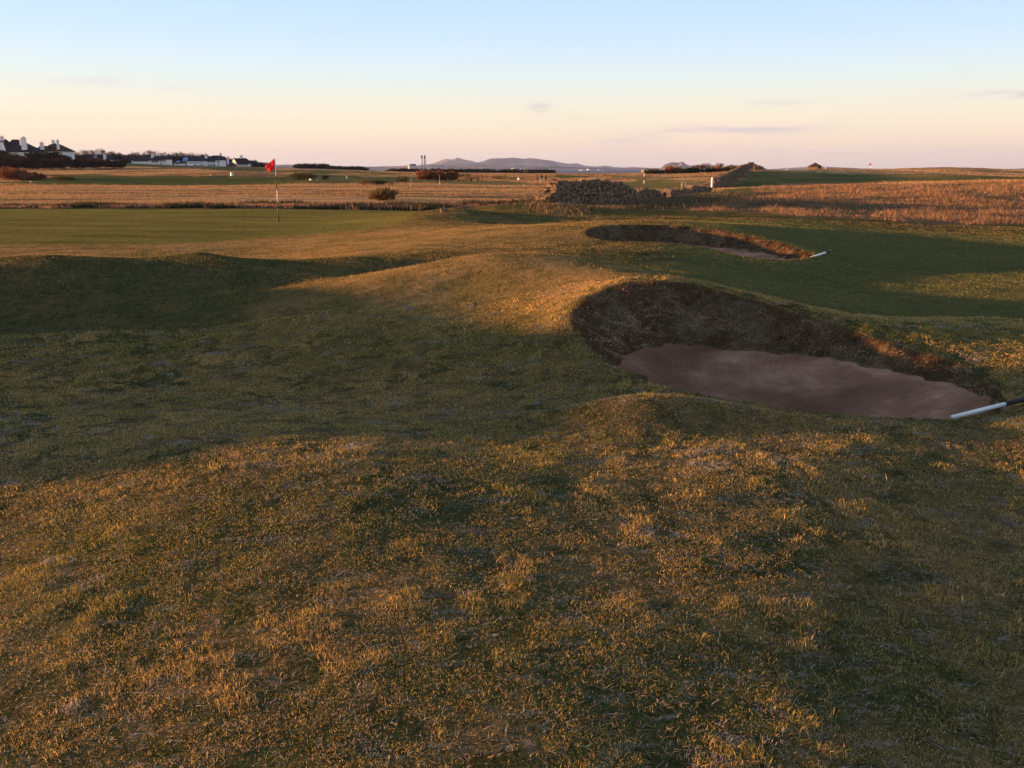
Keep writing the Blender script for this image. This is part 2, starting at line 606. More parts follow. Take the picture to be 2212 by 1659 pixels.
# dome and apron straw paled for sunlight; right-hand fairway: greener
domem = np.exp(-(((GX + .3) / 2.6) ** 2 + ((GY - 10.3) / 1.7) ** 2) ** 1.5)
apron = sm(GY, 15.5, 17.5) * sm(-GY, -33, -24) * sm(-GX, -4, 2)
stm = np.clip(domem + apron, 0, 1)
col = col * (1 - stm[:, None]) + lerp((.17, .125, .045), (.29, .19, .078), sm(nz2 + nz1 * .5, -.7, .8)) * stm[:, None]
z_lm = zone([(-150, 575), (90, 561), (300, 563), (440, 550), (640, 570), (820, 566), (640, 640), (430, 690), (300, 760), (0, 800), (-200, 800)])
paint(soft(z_lm, .9) * .4, (.068, .072, .032))  # thick green turf, darkened to deepen the shade of the near slope
z_fair = zone([(1330, 580), (1500, 478), (1700, 478), (2212, 510), (2800, 530), (2800, 800), (2212, 745), (1990, 715), (1750, 655), (1450, 598)])
paint(soft(z_fair, .5) * .65, (.125, .122, .048))
# beyond the turf everything is dry links grass
t = sm(wy + 0 * wx, 44, 50)
straw = lerp((.30, .19, .095), (.42, .27, .13), sm(far_n, -.5, .6))
col = col * (1 - t[:, None]) + straw * t[:, None]
rough = np.maximum(rough, t * .5)
# putting green with its closely mown surround
z_green = np.array([(-60, 21), (-9, 22.5), (P(300, 400, 22).x, 22.2), (P(560, 400, 25).x, 25), (P(850, 400, 29).x, 30), (P(925, 400, 37).x, 37), (P(930, 400, 42).x, 43), (P(600, 400, 43).x, 43.5), (-60, 43)])
paint(soft(z_green, .35), (.165, .145, .042), 0)
gmask = soft(z_green, .35)
col = col * (1 + gmask[:, None] * (.16 * fbm(GX * .35, GY * .9, 4, 155)[:, None] + .05 * np.sin(GY * 2.9 + GX * .5)[:, None]))
# bare dry strips in the straw field
Gy2 = fbm(GX * .02, GY * .16, 3, 130)
paint(sm(wy, 52, 56) * sm(-wy, -150, -130) * sm(Gy2, .25, .5) * (GX < 5) * .6, (.10, .085, .045))
st2 = fbm(GX * .012 + 5, GY * .35, 4, 133)
paint(sm(wy, 56, 60) * sm(-wy, -330, -250) * sm(st2, .15, .42) * (1 - inside(z_rough0, GX, GY)) * .75, (.085, .068, .038), .25)
paint(sm(wy, 150, 170) * sm(fbm(GX * .03, GY * .08, 3, 135), .0, .35) * .7, (.13, .075, .042), .5)
# fairways far out
for pts, c in [([(-100, 398), (0, 396.5), (250, 400), (500, 402), (560, 398), (400, 386), (200, 380), (0, 392), (-100, 390)], (.062, .078, .030)),
               ([(0, 386), (180, 376), (420, 382), (640, 377), (760, 380), (960, 384), (1000, 390), (760, 397), (640, 396), (560, 399), (350, 395), (150, 394)], (.072, .082, .028)),
               ([(120, 353), (300, 352), (420, 359.5), (560, 361), (600, 370), (800, 370), (900, 376), (700, 379), (500, 371), (330, 361), (200, 358)], (.085, .092, .036)),
               ([(1200, 377.5), (1420, 381), (1440, 386), (1180, 387)], (.09, .095, .035)),
               ([(1330, 396), (1380, 386), (1545, 387), (1545, 412), (1450, 415), (1340, 405)], (.16, .135, .05)),
               ([(1555, 412), (1610, 372), (1720, 371), (1760, 372), (1990, 376), (2300, 378), (2300, 386), (2000, 392), (1850, 395), (1700, 396), (1640, 402)], (.088, .092, .032)),
               ([(700, 384), (1000, 385), (1180, 398), (1060, 400), (900, 396), (700, 393)], (.12, .105, .045))]:
    paint(soft(zone(pts), 1.5) * (.70 + .28 * sm(fbm(GX * .05 + 9, GY * .12, 3, 150), -.5, .3)), c, .1)
# tall rough on the right
z_rough = zone([(1480, 434), (1640, 420), (1660, 404), (1850, 398), (2000, 399), (2212, 392), (2700, 388), (2700, 500), (2212, 487), (2000, 483), (1850, 473), (1700, 466), (1600, 459), (1480, 452)])
m_rough = soft(z_rough, .6)
paint(m_rough, (.20, .125, .07), 1)
paint(m_rough * sm(fbm(GX * .35, GY * .35, 3, 140), 0, .5) * .8, (.09, .078, .040), 1)
# path of mown grass along the wall
paint(soft(zone([(1560, 438), (1640, 424), (1690, 414), (1640, 404), (1560, 410), (1500, 430)]), .8) * .8, (.07, .078, .028), 0)
# vegetation by the ditch
z_ditch = np.array([(-60, 44.2), (P(300, 400, 45).x, 45.2), (P(900, 400, 44).x, 43.5), (P(1180, 400, 46).x, 45), (P(1200, 400, 52).x, 52), (P(900, 400, 52).x, 51), (P(300, 400, 50).x, 49.5), (-60, 48)])
m_ditch = soft(z_ditch, .4)
paint(m_ditch, (.075, .055, .035), 1)
# turf faces of the bunkers, soil
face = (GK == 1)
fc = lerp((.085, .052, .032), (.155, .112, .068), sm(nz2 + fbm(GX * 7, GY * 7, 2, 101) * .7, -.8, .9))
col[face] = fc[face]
col[GK == 2] = (.20, .115, .085)


def link(o):
    C.objects.link(o)
    return o


def mesh_np(name, verts, faces, mat, parent=None, colors=None, smooth=False, fl=None):
    me = bpy.data.meshes.new(name)
    verts = np.asarray(verts, np.float32)
    faces = np.asarray(faces, np.int32)
    k = faces.shape[1]
    me.vertices.add(len(verts))
    me.vertices.foreach_set('co', verts.ravel())
    me.loops.add(faces.size)
    me.loops.foreach_set('vertex_index', faces.ravel())
    me.polygons.add(len(faces))
    me.polygons.foreach_set('loop_start', np.arange(0, faces.size, k, dtype=np.int32))
    me.polygons.foreach_set('loop_total', np.full(len(faces), k, np.int32))
    if smooth:
        me.polygons.foreach_set('use_smooth', np.ones(len(faces), bool))
    me.update(calc_edges=True)
    if colors is not None:
        at = me.color_attributes.new('Col', 'FLOAT_COLOR', 'POINT')
        c4 = np.ones((len(verts), 4), np.float32)
        c4[:, :3] = colors
        at.data.foreach_set('color', c4.ravel())
    if fl is not None:
        for nm, arr in fl.items():
            at = me.attributes.new(nm, 'FLOAT', 'POINT')
            at.data.foreach_set('value', np.asarray(arr, np.float32))
    me.materials.append(mat)
    o = bpy.data.objects.new(name, me)
    link(o)
    if parent:
        o.parent = parent
    return o


def tag(o, label=None, cat=None, group=None, kind=None):
    if label:
        o['label'] = label
    if cat:
        o['category'] = cat
    if group:
        o['group'] = group
    if kind:
        o['kind'] = kind
    return o


def thing(name, loc, label, cat, group=None, rz=0):
    o = bpy.data.objects.new(name, None)
    o.empty_display_size = .3
    link(o)
    o.location = loc
    o.rotation_euler = (0, 0, rz)
    return tag(o, label, cat, group)


# ------------------------------------------------------------------ materials
def newmat(name, rough=0.9, spec=0.1):
    m = bpy.data.materials.new(name)
    m.use_nodes = True
    nt = m.node_tree
    b = nt.nodes['Principled BSDF']
    b.inputs['Roughness'].default_value = rough
    b.inputs['Specular IOR Level'].default_value = spec
    return m, NT(nt), b


def mat_ground():
    m, n, b = newmat('links_ground', 1.0, 0.0)
    at = n.n('ShaderNodeAttribute', attribute_name='Col')
    ra = n.n('ShaderNodeAttribute', attribute_name='rough')
    geo = n.n('ShaderNodeNewGeometry')
    pos = geo.outputs['Position']
    n1 = n.noise(pos, 9.0, 6, .65)
    n2 = n.noise(pos, 45.0, 5, .7)
    n3 = n.noise(pos, .6, 4, .6)
    f = n.ramp(n1, [(.3, (.6, .62, .56)), (.5, (1, 1, 1)), (.72, (1.45, 1.38, 1.35))])
    c = n.mix(1.0, at.outputs['Color'], f, 'MULTIPLY')
    f2 = n.ramp(n2, [(.28, (.5, .52, .45)), (.5, (1, 1, 1)), (.75, (1.55, 1.45, 1.4))])
    c = n.mix(1.0, c, f2, 'MULTIPLY')
    f3 = n.ramp(n3, [(.3, (.88, .92, .9)), (.7, (1.12, 1.07, 1.05))])
    c = n.mix(1.0, c, f3, 'MULTIPLY')
    # rime in little streaks
    mp = n.n('ShaderNodeMapping')
    mp.inputs['Scale'].default_value = (3.5, 7.5, 4)
    mp.inputs['Rotation'].default_value = (0, 0, R(12))
    n.l(pos, mp.inputs[0])
    n4 = n.noise(mp.outputs[0], 2.2, 6, .62)
    fr = n.ramp(n4, [(.54, (0, 0, 0)), (.66, (1, 1, 1))])
    fa = n.n('ShaderNodeAttribute', attribute_name='frost')
    frf = n.math('MULTIPLY', n.math('MULTIPLY', fr, fa.outputs['Fac']), n.ramp(n2, [(.4, (0, 0, 0)), (.6, (1, 1, 1))]))
    c = n.mix(n.math('MULTIPLY', frf, .45), c, (.36, .32, .28))
    n.l(c, b.inputs['Base Color'])
    # grass micro relief
    h1 = n.noise(pos, 60.0, 3, .7)
    h2 = n.noise(pos, 14.0, 4, .7)
    h3 = n.noise(pos, 2.5, 4, .7)
    b1 = n.n('ShaderNodeBump')
    b1.inputs['Strength'].default_value = 1.0
    b1.inputs['Distance'].default_value = .02
    n.l(h1, b1.inputs['Height'])
    b2 = n.n('ShaderNodeBump')
    b2.inputs['Strength'].default_value = 1.0
    b2.inputs['Distance'].default_value = .06
    n.l(h2, b2.inputs['Height'])
    n.l(b1.outputs[0], b2.inputs['Normal'])
    b3 = n.n('ShaderNodeBump')
    n.l(n.math('MULTIPLY', ra.outputs['Fac'], 1.0), b3.inputs['Strength'])
    b3.inputs['Distance'].default_value = .35
    n.l(h3, b3.inputs['Height'])
    n.l(b2.outputs[0], b3.inputs['Normal'])
    n.l(b3.outputs[0], b.inputs['Normal'])
    return m


def mat_blade(name, transl=.35):
    m = bpy.data.materials.new(name)
    m.use_nodes = True
    nt = m.node_tree
    nt.nodes.clear()
    n = NT(nt)
    at = n.n('ShaderNodeAttribute', attribute_name='Col')
    d = n.n('ShaderNodeBsdfDiffuse')
    t = n.n('ShaderNodeBsdfTranslucent')
    n.l(at.outputs['Color'], d.inputs[0])
    n.l(at.outputs['Color'], t.inputs[0])
    mx = n.n('ShaderNodeMixShader')
    mx.inputs[0].default_value = transl
    n.l(d.outputs[0], mx.inputs[1])
    n.l(t.outputs[0], mx.inputs[2])
    o = n.n('ShaderNodeOutputMaterial')
    n.l(mx.outputs[0], o.inputs[0])
    return m


def mat_plain(name, c, rough=.8, spec=.2, var=.25, scale=3.0, bump=0.0, bscale=20):
    m, n, b = newmat(name, rough, spec)
    geo = n.n('ShaderNodeNewGeometry')
    nn = n.noise(geo.outputs['Position'], scale, 5, .6)
    lo = tuple(x * (1 - var) for x in c)
    hi = tuple(min(1, x * (1 + var)) for x in c)
    n.l(n.ramp(nn, [(.3, lo), (.7, hi)]), b.inputs['Base Color'])
    if bump:
        h = n.noise(geo.outputs['Position'], bscale, 4, .6)
        bp = n.n('ShaderNodeBump')
        bp.inputs['Strength'].default_value = 1
        bp.inputs['Distance'].default_value = bump
        n.l(h, bp.inputs['Height'])
        n.l(bp.outputs[0], b.inputs['Normal'])
    return m


def mat_sand():
    m, n, b = newmat('sand', 1.0, .05)
    geo = n.n('ShaderNodeNewGeometry')
    pos = geo.outputs['Position']
    n1 = n.noise(pos, 1.6, 5, .6)
    n2 = n.noise(pos, 120, 3, .7)
    c = n.ramp(n1, [(.3, (.110, .054, .031)), (.50, (.165, .085, .050)), (.68, (.27, .152, .098))])
    c = n.mix(1, c, n.ramp(n2, [(.3, (.75, .75, .75)), (.7, (1.2, 1.2, 1.2))]), 'MULTIPLY')
    # right-hand side of the bowl painted paler, shading its relief by colour
    sx = n.n('ShaderNodeSeparateXYZ')
    n.l(pos, sx.inputs[0])
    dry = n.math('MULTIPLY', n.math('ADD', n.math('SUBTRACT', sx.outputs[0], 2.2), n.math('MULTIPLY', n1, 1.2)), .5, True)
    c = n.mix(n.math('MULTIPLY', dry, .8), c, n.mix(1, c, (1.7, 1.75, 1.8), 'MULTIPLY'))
    n.l(c, b.inputs['Base Color'])
    # rake lines following the bowl
    vs = n.n('ShaderNodeVectorMath', operation='SUBTRACT')
    n.l(pos, vs.inputs[0])
    ctr = P(1950, 400, 7.4)
    vs.inputs[1].default_value = (ctr.x, 7.6, 0)
    wv = n.n('ShaderNodeTexWave', wave_type='RINGS', rings_direction='Z', wave_profile='SIN')
    wv.inputs['Scale'].default_value = 6.0
    wv.inputs['Distortion'].default_value = 1.6
    wv.inputs['Detail'].default_value = 2
    wv.inputs['Detail Scale'].default_value = 1.2
    n.l(vs.outputs[0], wv.inputs[0])
    n3 = n.noise(pos, 9, 4, .6)
    msk = n.ramp(n.noise(pos, 1.3, 2, .5), [(.42, (0, 0, 0)), (.6, (1, 1, 1))])
    hh = n.math('ADD', n.math('MULTIPLY', n.math('MULTIPLY', wv.outputs['Fac'], msk), .5), n3)
    hh = n.math('ADD', hh, n.math('MULTIPLY', n2, .35))
    bp = n.n('ShaderNodeBump')
    bp.inputs['Strength'].default_value = 1
    bp.inputs['Distance'].default_value = .03
    n.l(hh, bp.inputs['Height'])
    c = n.mix(.55, c, n.mix(1, c, n.ramp(hh, [(.35, (.62, .6, .6)), (.75, (1.35, 1.35, 1.35))]), 'MULTIPLY'))  # troughs darkened and crests paled: rake-line shading put into the colour
    n.l(c, b.inputs['Base Color'])
    n.l(bp.outputs[0], b.inputs['Normal'])
    return m


M = {}
M['ground'] = mat_ground()
M['blade'] = mat_blade('grass_blades', .30)
M['twig'] = mat_blade('twigs_and_leaves', .15)
M['sand'] = mat_sand()
M['white'] = mat_plain('white_paint', (.75, .74, .70), .5, .3, .06)
M['black'] = mat_plain('black_paint', (.02, .02, .022), .5, .3, .2)
M['red'] = mat_blade('red_flag_cloth', .45)
M['stone'] = mat_plain('field_stone', (.185, .125, .082), .95, .05, .85, 5.5, .03, 9)
M['stonedark'] = mat_plain('wall_core', (.06, .05, .045), 1, 0, .3, 3)
M['harl'] = mat_plain('white_harling', (.80, .76, .70), .95, .05, .08, .4)
M['slate'] = mat_plain('slate_roof', (.020, .020, .028), .9, .05, .3, .9)
M['tile'] = mat_plain('brown_tile_roof', (.05, .033, .022), .95, .05, .3, .9)
M['glass'] = mat_plain('window_glass', (.03, .035, .045), .15, .5, .1)
M['skyblue'] = mat_plain('sky_blue_roof', (.10, .22, .42), .15, .6, .1)  # blue base colour stands in for sky light reflected off the roofs
M['pot'] = mat_plain('chimney_pot_clay', (.40, .20, .11), .8, .1, .15)
M['wood'] = mat_plain('weathered_wood', (.14, .085, .05), .9, .1, .3, 6)
M['concrete'] = mat_plain('pale_concrete', (.50, .42, .38), .9, .05, .06, .02)
M['rope'] = mat_plain('pale_rope', (.5, .45, .36), .9, .05, .1)

# ------------------------------------------------------------------ ground sheet
idx = np.arange(NS * NU).reshape(NS, NU)
faces = np.stack([idx[:-1, :-1], idx[:-1, 1:], idx[1:, 1:], idx[1:, :-1]], -1).reshape(-1, 4)
# rows behind the camera
back = []
for Yb, sc in ((-60.0, 14.0), (-8.0, 2.6)):
    back.append(np.c_[us * sc, np.full(NU, Yb), np.zeros(NU)])
bv = np.vstack(back)
nb = len(bv)
verts = np.vstack([bv, np.c_[GX, GY, GZ]])
ib = np.arange(2 * NU).reshape(2, NU)
strip = np.vstack([ib, idx[:1] + nb])
bf = np.stack([strip[:-1, :-1], strip[:-1, 1:], strip[1:, 1:], strip[1:, :-1]], -1).reshape(-1, 4)
faces = np.vstack([bf, faces + nb])
gcol = np.vstack([np.tile(TURF_G, (nb, 1)), col])
# frost: most on level near turf right of centre, and on the lips of the bunkers
frost = np.clip(sm(-GY, -8.5, -5.0), 0, 1) * (.75 + .3 * sm(GX / np.maximum(GY, 1), -.3, .4))
dr1, _ = near_poly(rim1, GX, GY)
dr2, _ = near_poly(rim2, GX, GY)
frost = np.maximum(frost, np.exp(-(dr1 / .3) ** 2) * .7 * (GY > 7.2))
frost = np.maximum(frost, np.exp(-(dr2 / .5) ** 2) * .8 * (GY > 18))
frost = np.maximum(frost, .35 * np.exp(-((GY - 11) / 3) ** 2) * (GX < -1.5))
frost[GK == 2] = 0
frost = np.r_[np.zeros(nb), frost]
roughA = np.r_[np.zeros(nb), rough]
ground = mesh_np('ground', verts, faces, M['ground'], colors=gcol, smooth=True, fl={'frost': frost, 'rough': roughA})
tag(ground, kind='structure')


def sand_sheet(foot, st, n=150):
    lo = foot[:, :2].min(0) - .1
    hi = foot[:, :2].max(0) + .1
    nx = int(n)
    ny = int(n * (hi[1] - lo[1]) / (hi[0] - lo[0]))
    gx, gy = np.meshgrid(np.linspace(lo[0], hi[0], nx), np.linspace(lo[1], hi[1], ny))
    x, y = gx.ravel(), gy.ravel()
    z = st(np.c_[x, y]) + fbm(x * 2.2, y * 2.2, 4, 7) * .016
    d, _ = near_poly(foot, x, y)
    ins = inside(foot, x, y)
    keep = ins | (d < .07)
    out = ~ins
    z[out] = z[out] - d[out] * .6
    z[ins] = z[ins] + .0
    ii = np.arange(nx * ny).reshape(ny, nx)
    f = np.stack([ii[:-1, :-1], ii[:-1, 1:], ii[1:, 1:], ii[1:, :-1]], -1).reshape(-1, 4)
    f = f[keep[f].all(1)]
    used = np.unique(f)
    mp_ = np.full(nx * ny, -1)
    mp_[used] = np.arange(len(used))
    o = mesh_np('sand', np.c_[x, y, z][used], mp_[f], M['sand'], smooth=True)
    tag(o, kind='structure')


sand_sheet(foot1, sand_tps1, 260)
sand_sheet(foot2, sand_tps2, 160)


# ------------------------------------------------------------------ grass blades
def blades(name, x, y, h, wd, colr, lean=.5, curl=.6, label=None, zoff=-.004, z=None, mat='blade', yaw=None):
    n = len(x)
    if z is None:
        z = gzv(x, y)
    z = z + zoff
    yaw = rng.random(n) * 6.283 if yaw is None else yaw
    face_ = rng.random(n) * 6.283
    ln = rng.random(n) * lean
    dx, dy = np.cos(yaw), np.sin(yaw)
    wx_, wy_ = np.cos(face_) * wd / 2, np.sin(face_) * wd / 2
    cu = curl * rng.random(n)
    m1x, m1y, m1z = dx * h * ln * .4, dy * h * ln * .4, h * .55
    tx = dx * h * (ln + cu * .5)
    ty = dy * h * (ln + cu * .5)
    tz = h * (1 - .35 * cu)
    v = np.zeros((n, 5, 3), np.float32)
    v[:, 0] = np.c_[x - wx_, y - wy_, z]
    v[:, 1] = np.c_[x + wx_, y + wy_, z]
    v[:, 2] = np.c_[x - wx_ * .8 + m1x, y - wy_ * .8 + m1y, z + m1z]
    v[:, 3] = np.c_[x + wx_ * .8 + m1x, y + wy_ * .8 + m1y, z + m1z]
    v[:, 4] = np.c_[x + tx, y + ty, z + tz]
    b = (np.arange(n) * 5)[:, None]
    f = np.stack([b + [0, 1, 3], b + [0, 3, 2], b + [2, 3, 4]], 1).reshape(-1, 3)
    cc = np.repeat(colr, 5, axis=0)
    o = mesh_np(name, v.reshape(-1, 3), f, M[mat], colors=cc)
    tag(o, label, None, None, 'stuff')
    return o


def pick(n, pal, wts, jitter=.25):
    pal = np.array(pal)
    wts = np.array(wts, float)
    i = rng.choice(len(pal), n, p=wts / wts.sum())
    return np.clip(pal[i] * (1 + (rng.random((n, 1)) - .5) * 2 * jitter) * (1 + (rng.random((n, 3)) - .5) * .12), 0, 1)


def scatter_view(n, Y0, Y1, p=1.0, umax=.62):
    """points over the ground seen between two distances; density falls with distance as Y^-p"""
    Y0e, Y1e = Y0, Y1
    k = 2 - p
    r = rng.random(n)
    Y = (Y0e ** k + r * (Y1e ** k - Y0e ** k)) ** (1 / k) if abs(k) > 1e-6 else Y0e * (Y1e / Y0e) ** r
    x = (rng.random(n) * 2 - 1) * umax * (Y + .9)
    return x, Y


GKg = GK.reshape(NS, NU)
KIND = lambda x, y: gzv(x, y, GKg)
ROUGHg = rough.reshape(NS, NU)

# foreground turf, clumped
x, y = scatter_view(1700000, 1.6, 9.5, .85)
cl = fbm(x * 7, y * 7, 3, 200) + .5 * vnoise(x * 28, y * 28, 210)
keep = (rng.random(len(x)) < sm(cl, -1.0, .7)) & (KIND(x, y) < .3)
x, y, cl = x[keep], y[keep], cl[keep]
n = len(x)
up_ = rng.random(n) < .35
tuft = sm(vnoise(x * 4.5, y * 4.5, 220) + .5 * vnoise(x * 13, y * 13, 221), .15, .9)
h = (.0055 + .0125 * rng.random(n) ** 1.6) * (1 + .9 * tuft) * np.where(rng.random(n) < .03, 1.7, 1)
wd = (.0012 + .0013 * rng.random(n)) * np.clip(y / 3.2, 1, 3)
gr = fbm(x * 1.1, y * 1.1, 3, 230) + .4 * fbm(x * 5, y * 5, 2, 231)
cG = pick(n, [(.085, .100, .026), (.14, .135, .032), (.22, .17, .045)], [3, 3, 3])
cS = pick(n, [(.38, .245, .085), (.29, .18, .065), (.46, .32, .14), (.15, .105, .045)], [3, 4, 2, 3])
mk = (gr * .45 + rng.normal(0, .6, n) > .28)
cc = np.where(mk[:, None], cG, cS)
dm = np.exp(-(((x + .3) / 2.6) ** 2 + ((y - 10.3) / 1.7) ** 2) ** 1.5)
cc = cc * (1.6 + dm[:, None] * .3)  # blades paled further over the dome for its sunlight
# rimed, bleached patches
fz_ = fbm(x * 4.5 + 3, y * 9.0, 3, 233) + .4 * vnoise(x * 22, y * 30, 236)
rm = (fz_ + rng.normal(0, .14, n) > .72)
cc = np.where(rm[:, None], pick(n, [(.46, .41, .37), (.34, .29, .25), (.30, .24, .17)], [3, 3, 2]), cc)
h = np.where(rm, h * .75, h)
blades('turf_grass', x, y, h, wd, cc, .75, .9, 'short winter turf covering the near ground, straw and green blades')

# lying dead stalks (thatch)
x, y = scatter_view(60000, 1.5, 7, .8)
k_ = KIND(x, y) < .3
x, y = x[k_], y[k_]
n = len(x)
blades('dead_grass', x, y, .010 + .008 * rng.random(n), .0022 + .001 * rng.random(n), pick(n, [(.36, .28, .20), (.44, .40, .36), (.25, .17, .10)], [2, 1, 2]), 3.2, 1.5,
       'pale dead grass lying flat in the near turf')

# turf further out
x, y = scatter_view(420000, 9, 34, 1.3)
ug = (P(905, 400, 30).x / 32)
grn_m = inside(z_green, x, y)
keep = (KIND(x, y) < .3) & ~grn_m & (rng.random(len(x)) < sm(fbm(x * 3, y * 3, 3, 240), -.9, .6))
x, y = x[keep], y[keep]
n = len(x)
h = (.010 + .026 * rng.random(n) ** 1.5)
wd = .0038 * np.clip(y / 9, 1, 4)
gr = fbm(x * .7, y * .7, 3, 250)
cG = pick(n, [(.085, .10, .033), (.12, .125, .04), (.18, .15, .055)], [3, 3, 2])
cS = pick(n, [(.38, .25, .10), (.29, .19, .08), (.17, .12, .06)], [3, 4, 3])
fairm = inside(z_fair, x, y)
stv = np.clip(np.exp(-(((x + .3) / 2.6) ** 2 + ((y - 10.3) / 1.7) ** 2) ** 1.5) + sm(y, 15.5, 17.5) * sm(-y, -33, -24) * sm(-x, -4, 2), 0, 1)
mk = (gr * .5 + rng.normal(0, .5, n) + np.where(fairm, 1.0, 0) - stv > .1)
blades('turf_grass', x, y, h, wd, np.where(mk[:, None], cG, cS) * np.where(fairm, 1.3, 1.08)[:, None], .8, .8, 'short turf on the mounds and the fairway behind the bunkers')

# bunker faces: shaggy turf
for foot, rim, nn_, hh, ww, lab in ((foot1, rim1, 70000, .020, .0035, 'shaggy dead turf on the steep face of the large near bunker'), (foot2, rim2, 26000, .024, .010, 'brown shaggy turf lining the face of the farther bunker')):
    lo = rim[:, :2].min(0)
    hi = rim[:, :2].max(0)
    x = lo[0] + rng.random(nn_ * 2) * (hi[0] - lo[0])
    y = lo[1] + rng.random(nn_ * 2) * (hi[1] - lo[1])
    k_ = np.abs(KIND(x, y) - 1) < .2
    x, y = x[k_], y[k_]
    n = len(x)
    zz = fbm(x * 11, y * 11, 3, 260) * .8 + fbm(x * 2.5, y * 2.5, 2, 262) * .5
    dr_, _ = near_poly(rim, x, y)
    df_, _ = near_poly(foot, x, y)
    tt_ = dr_ / (dr_ + df_ + 1e-6)
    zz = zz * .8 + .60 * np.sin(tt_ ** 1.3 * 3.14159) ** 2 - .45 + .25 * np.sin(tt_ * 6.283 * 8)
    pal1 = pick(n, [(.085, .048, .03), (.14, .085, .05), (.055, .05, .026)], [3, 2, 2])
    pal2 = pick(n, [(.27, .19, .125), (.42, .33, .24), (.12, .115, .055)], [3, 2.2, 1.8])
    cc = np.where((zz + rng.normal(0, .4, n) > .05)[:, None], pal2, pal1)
    cc = np.clip(cc * np.array([1.5, 1.32, 1.08]), 0, 1)
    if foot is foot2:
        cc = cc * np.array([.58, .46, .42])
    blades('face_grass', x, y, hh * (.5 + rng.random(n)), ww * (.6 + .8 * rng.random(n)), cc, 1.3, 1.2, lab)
    k2 = rng.choice(n, n // 220, replace=False)
    blades('straw_stalks', x[k2], y[k2], hh * (2.2 + 2.4 * rng.random(len(k2))), ww * .9 * (.6 + .6 * rng.random(len(k2))), pick(len(k2), [(.46, .36, .24), (.38, .29, .18)], [1, 1]), 3.0, 1.5,
           lab.replace('shaggy dead turf on', 'bleached straw stalks on').replace('brown shaggy turf lining', 'bleached straw stalks on'))
    # fringe hanging on the lip
    d = rim[rng.integers(0, len(rim), nn_ // 5)]
    x = d[:, 0] + rng.normal(0, .035, len(d))
    y = d[:, 1] + rng.normal(0, .035, len(d))
    n = len(x)
    blades('lip_grass', x, y, hh * (.4 + .7 * rng.random(n)), ww * .9 * (.6 + .8 * rng.random(n)), pick(n, [(.20, .14, .06), (.10, .10, .035), (.30, .22, .12)], [3, 3, 1]), 1.0, 1.0,
           lab.replace('shaggy dead turf on the steep face', 'fringe of grass along the lip').replace('brown shaggy turf lining the face', 'fringe of grass along the lip'))

# tall rough right
lo = z_rough.min(0)
hi = z_rough.max(0)
x, y = scatter_view(520000, 28, 150, 1.6, .66)
inr = gzv(x, y, m_rough.reshape(NS, NU))
clump = fbm(x * .55, y * .55, 4, 300)
k_ = (inr > .35) & (rng.random(len(x)) < sm(clump, -.75, .6))
x, y, clump = x[k_], y[k_], clump[k_]
n = len(x)
h = (.05 + .13 * rng.random(n) ** 1.2) * (.7 + 1.3 * sm(clump + .6 * fbm(x * 2.2, y * 2.2, 2, 305), -.2, .9)) * np.where(rng.random(n) < .012, 1.8, 1)
wd = .010 * np.clip(y / 25, .8, 4)
blades('rough_grass', x, y, h, wd, pick(n, [(.34, .185, .105), (.27, .145, .085), (.20, .12, .075), (.12, .10, .05), (.40, .25, .16)], [3, 4, 3, 3, 1.5]), 1.1, .9,
       'tall dry straw coloured rough grass right of the stone wall')

# ditch vegetation
x, y = scatter_view(150000, 40, 56, 1.0, .64)
ind = gzv(x, y, m_ditch.reshape(NS, NU))
clump = fbm(x * .5, y * .5, 3, 310)
k_ = (ind > .4)
x, y, clump = x[k_], y[k_], clump[k_]
n = len(x)
h = (.10 + .18 * rng.random(n)) * (1 + .7 * sm(clump, -.2, .8)) * np.clip(1 + (x + 12) * .03, .65, 1.8) * np.where(rng.random(n) < .01, 1.35, 1)
dk = (clump + rng.normal(0, .25, n)) > -.05
blades('ditch_plants', x, y, h, .035 + .02 * rng.random(n), np.where(dk[:, None], pick(n, [(.055, .05, .032), (.075, .055, .045), (.05, .06, .03)], [3, 2, 3]), pick(n, [(.28, .16, .10), (.22, .13, .09), (.36, .21, .12)], [3, 3, 2])), .95, .8,
       'dark heathery plants and dry stalks along the ditch behind the green')

# dry grass over the far fields
x, y = scatter_view(330000, 46, 420, 1.75, .64)
rr = gzv(x, y, ROUGHg)
inr = gzv(x, y, m_rough.reshape(NS, NU)) + gzv(x, y, m_ditch.reshape(NS, NU))
k_ = (rr > .22) & (inr < .4) & (rng.random(len(x)) < sm(fbm(x * .12, y * .3, 4, 320), -1.0, .2))
x, y = x[k_], y[k_]
n = len(x)
h = (.03 + .09 * rng.random(n) ** 2) * np.clip(y / 90, 1, 2.0)
wd = .03 * np.clip(y / 50, 1, 6)
blades('field_grass', x, y, h, wd, pick(n, [(.43, .255, .12), (.35, .205, .10), (.26, .16, .085)], [3, 4, 2]), .8, .5, 'dry straw coloured grass over the open links beyond the ditch')

# rank growth along the foot of the ruined wall
wp = [hit(1180, 447)]
base_px = [(1185, 447), (1260, 447), (1340, 446), (1420, 441), (1480, 434), (1540, 424)]
pw = np.array([hit(*a) for a in base_px])
N_ = 44000
seg = rng.integers(0, len(pw) - 1, N_)
tt = rng.random(N_)
x = pw[seg, 0] * (1 - tt) + pw[seg + 1, 0] * tt + rng.normal(.3, .7, N_)
y = pw[seg, 1] * (1 - tt) + pw[seg + 1, 1] * tt - np.abs(rng.normal(0, 1.6, N_))
blades('wall_foot_grass', x, y, (.08 + .26 * rng.random(N_)) * (.7 + .9 * sm(x, 3, 14)), .02 + .02 * rng.random(N_), pick(N_, [(.20, .13, .08), (.13, .10, .055), (.08, .08, .035), (.28, .18, .11)], [3, 3, 3, 1]), .7, .6,
       'rank dry grass and weeds along the foot of the ruined wall')


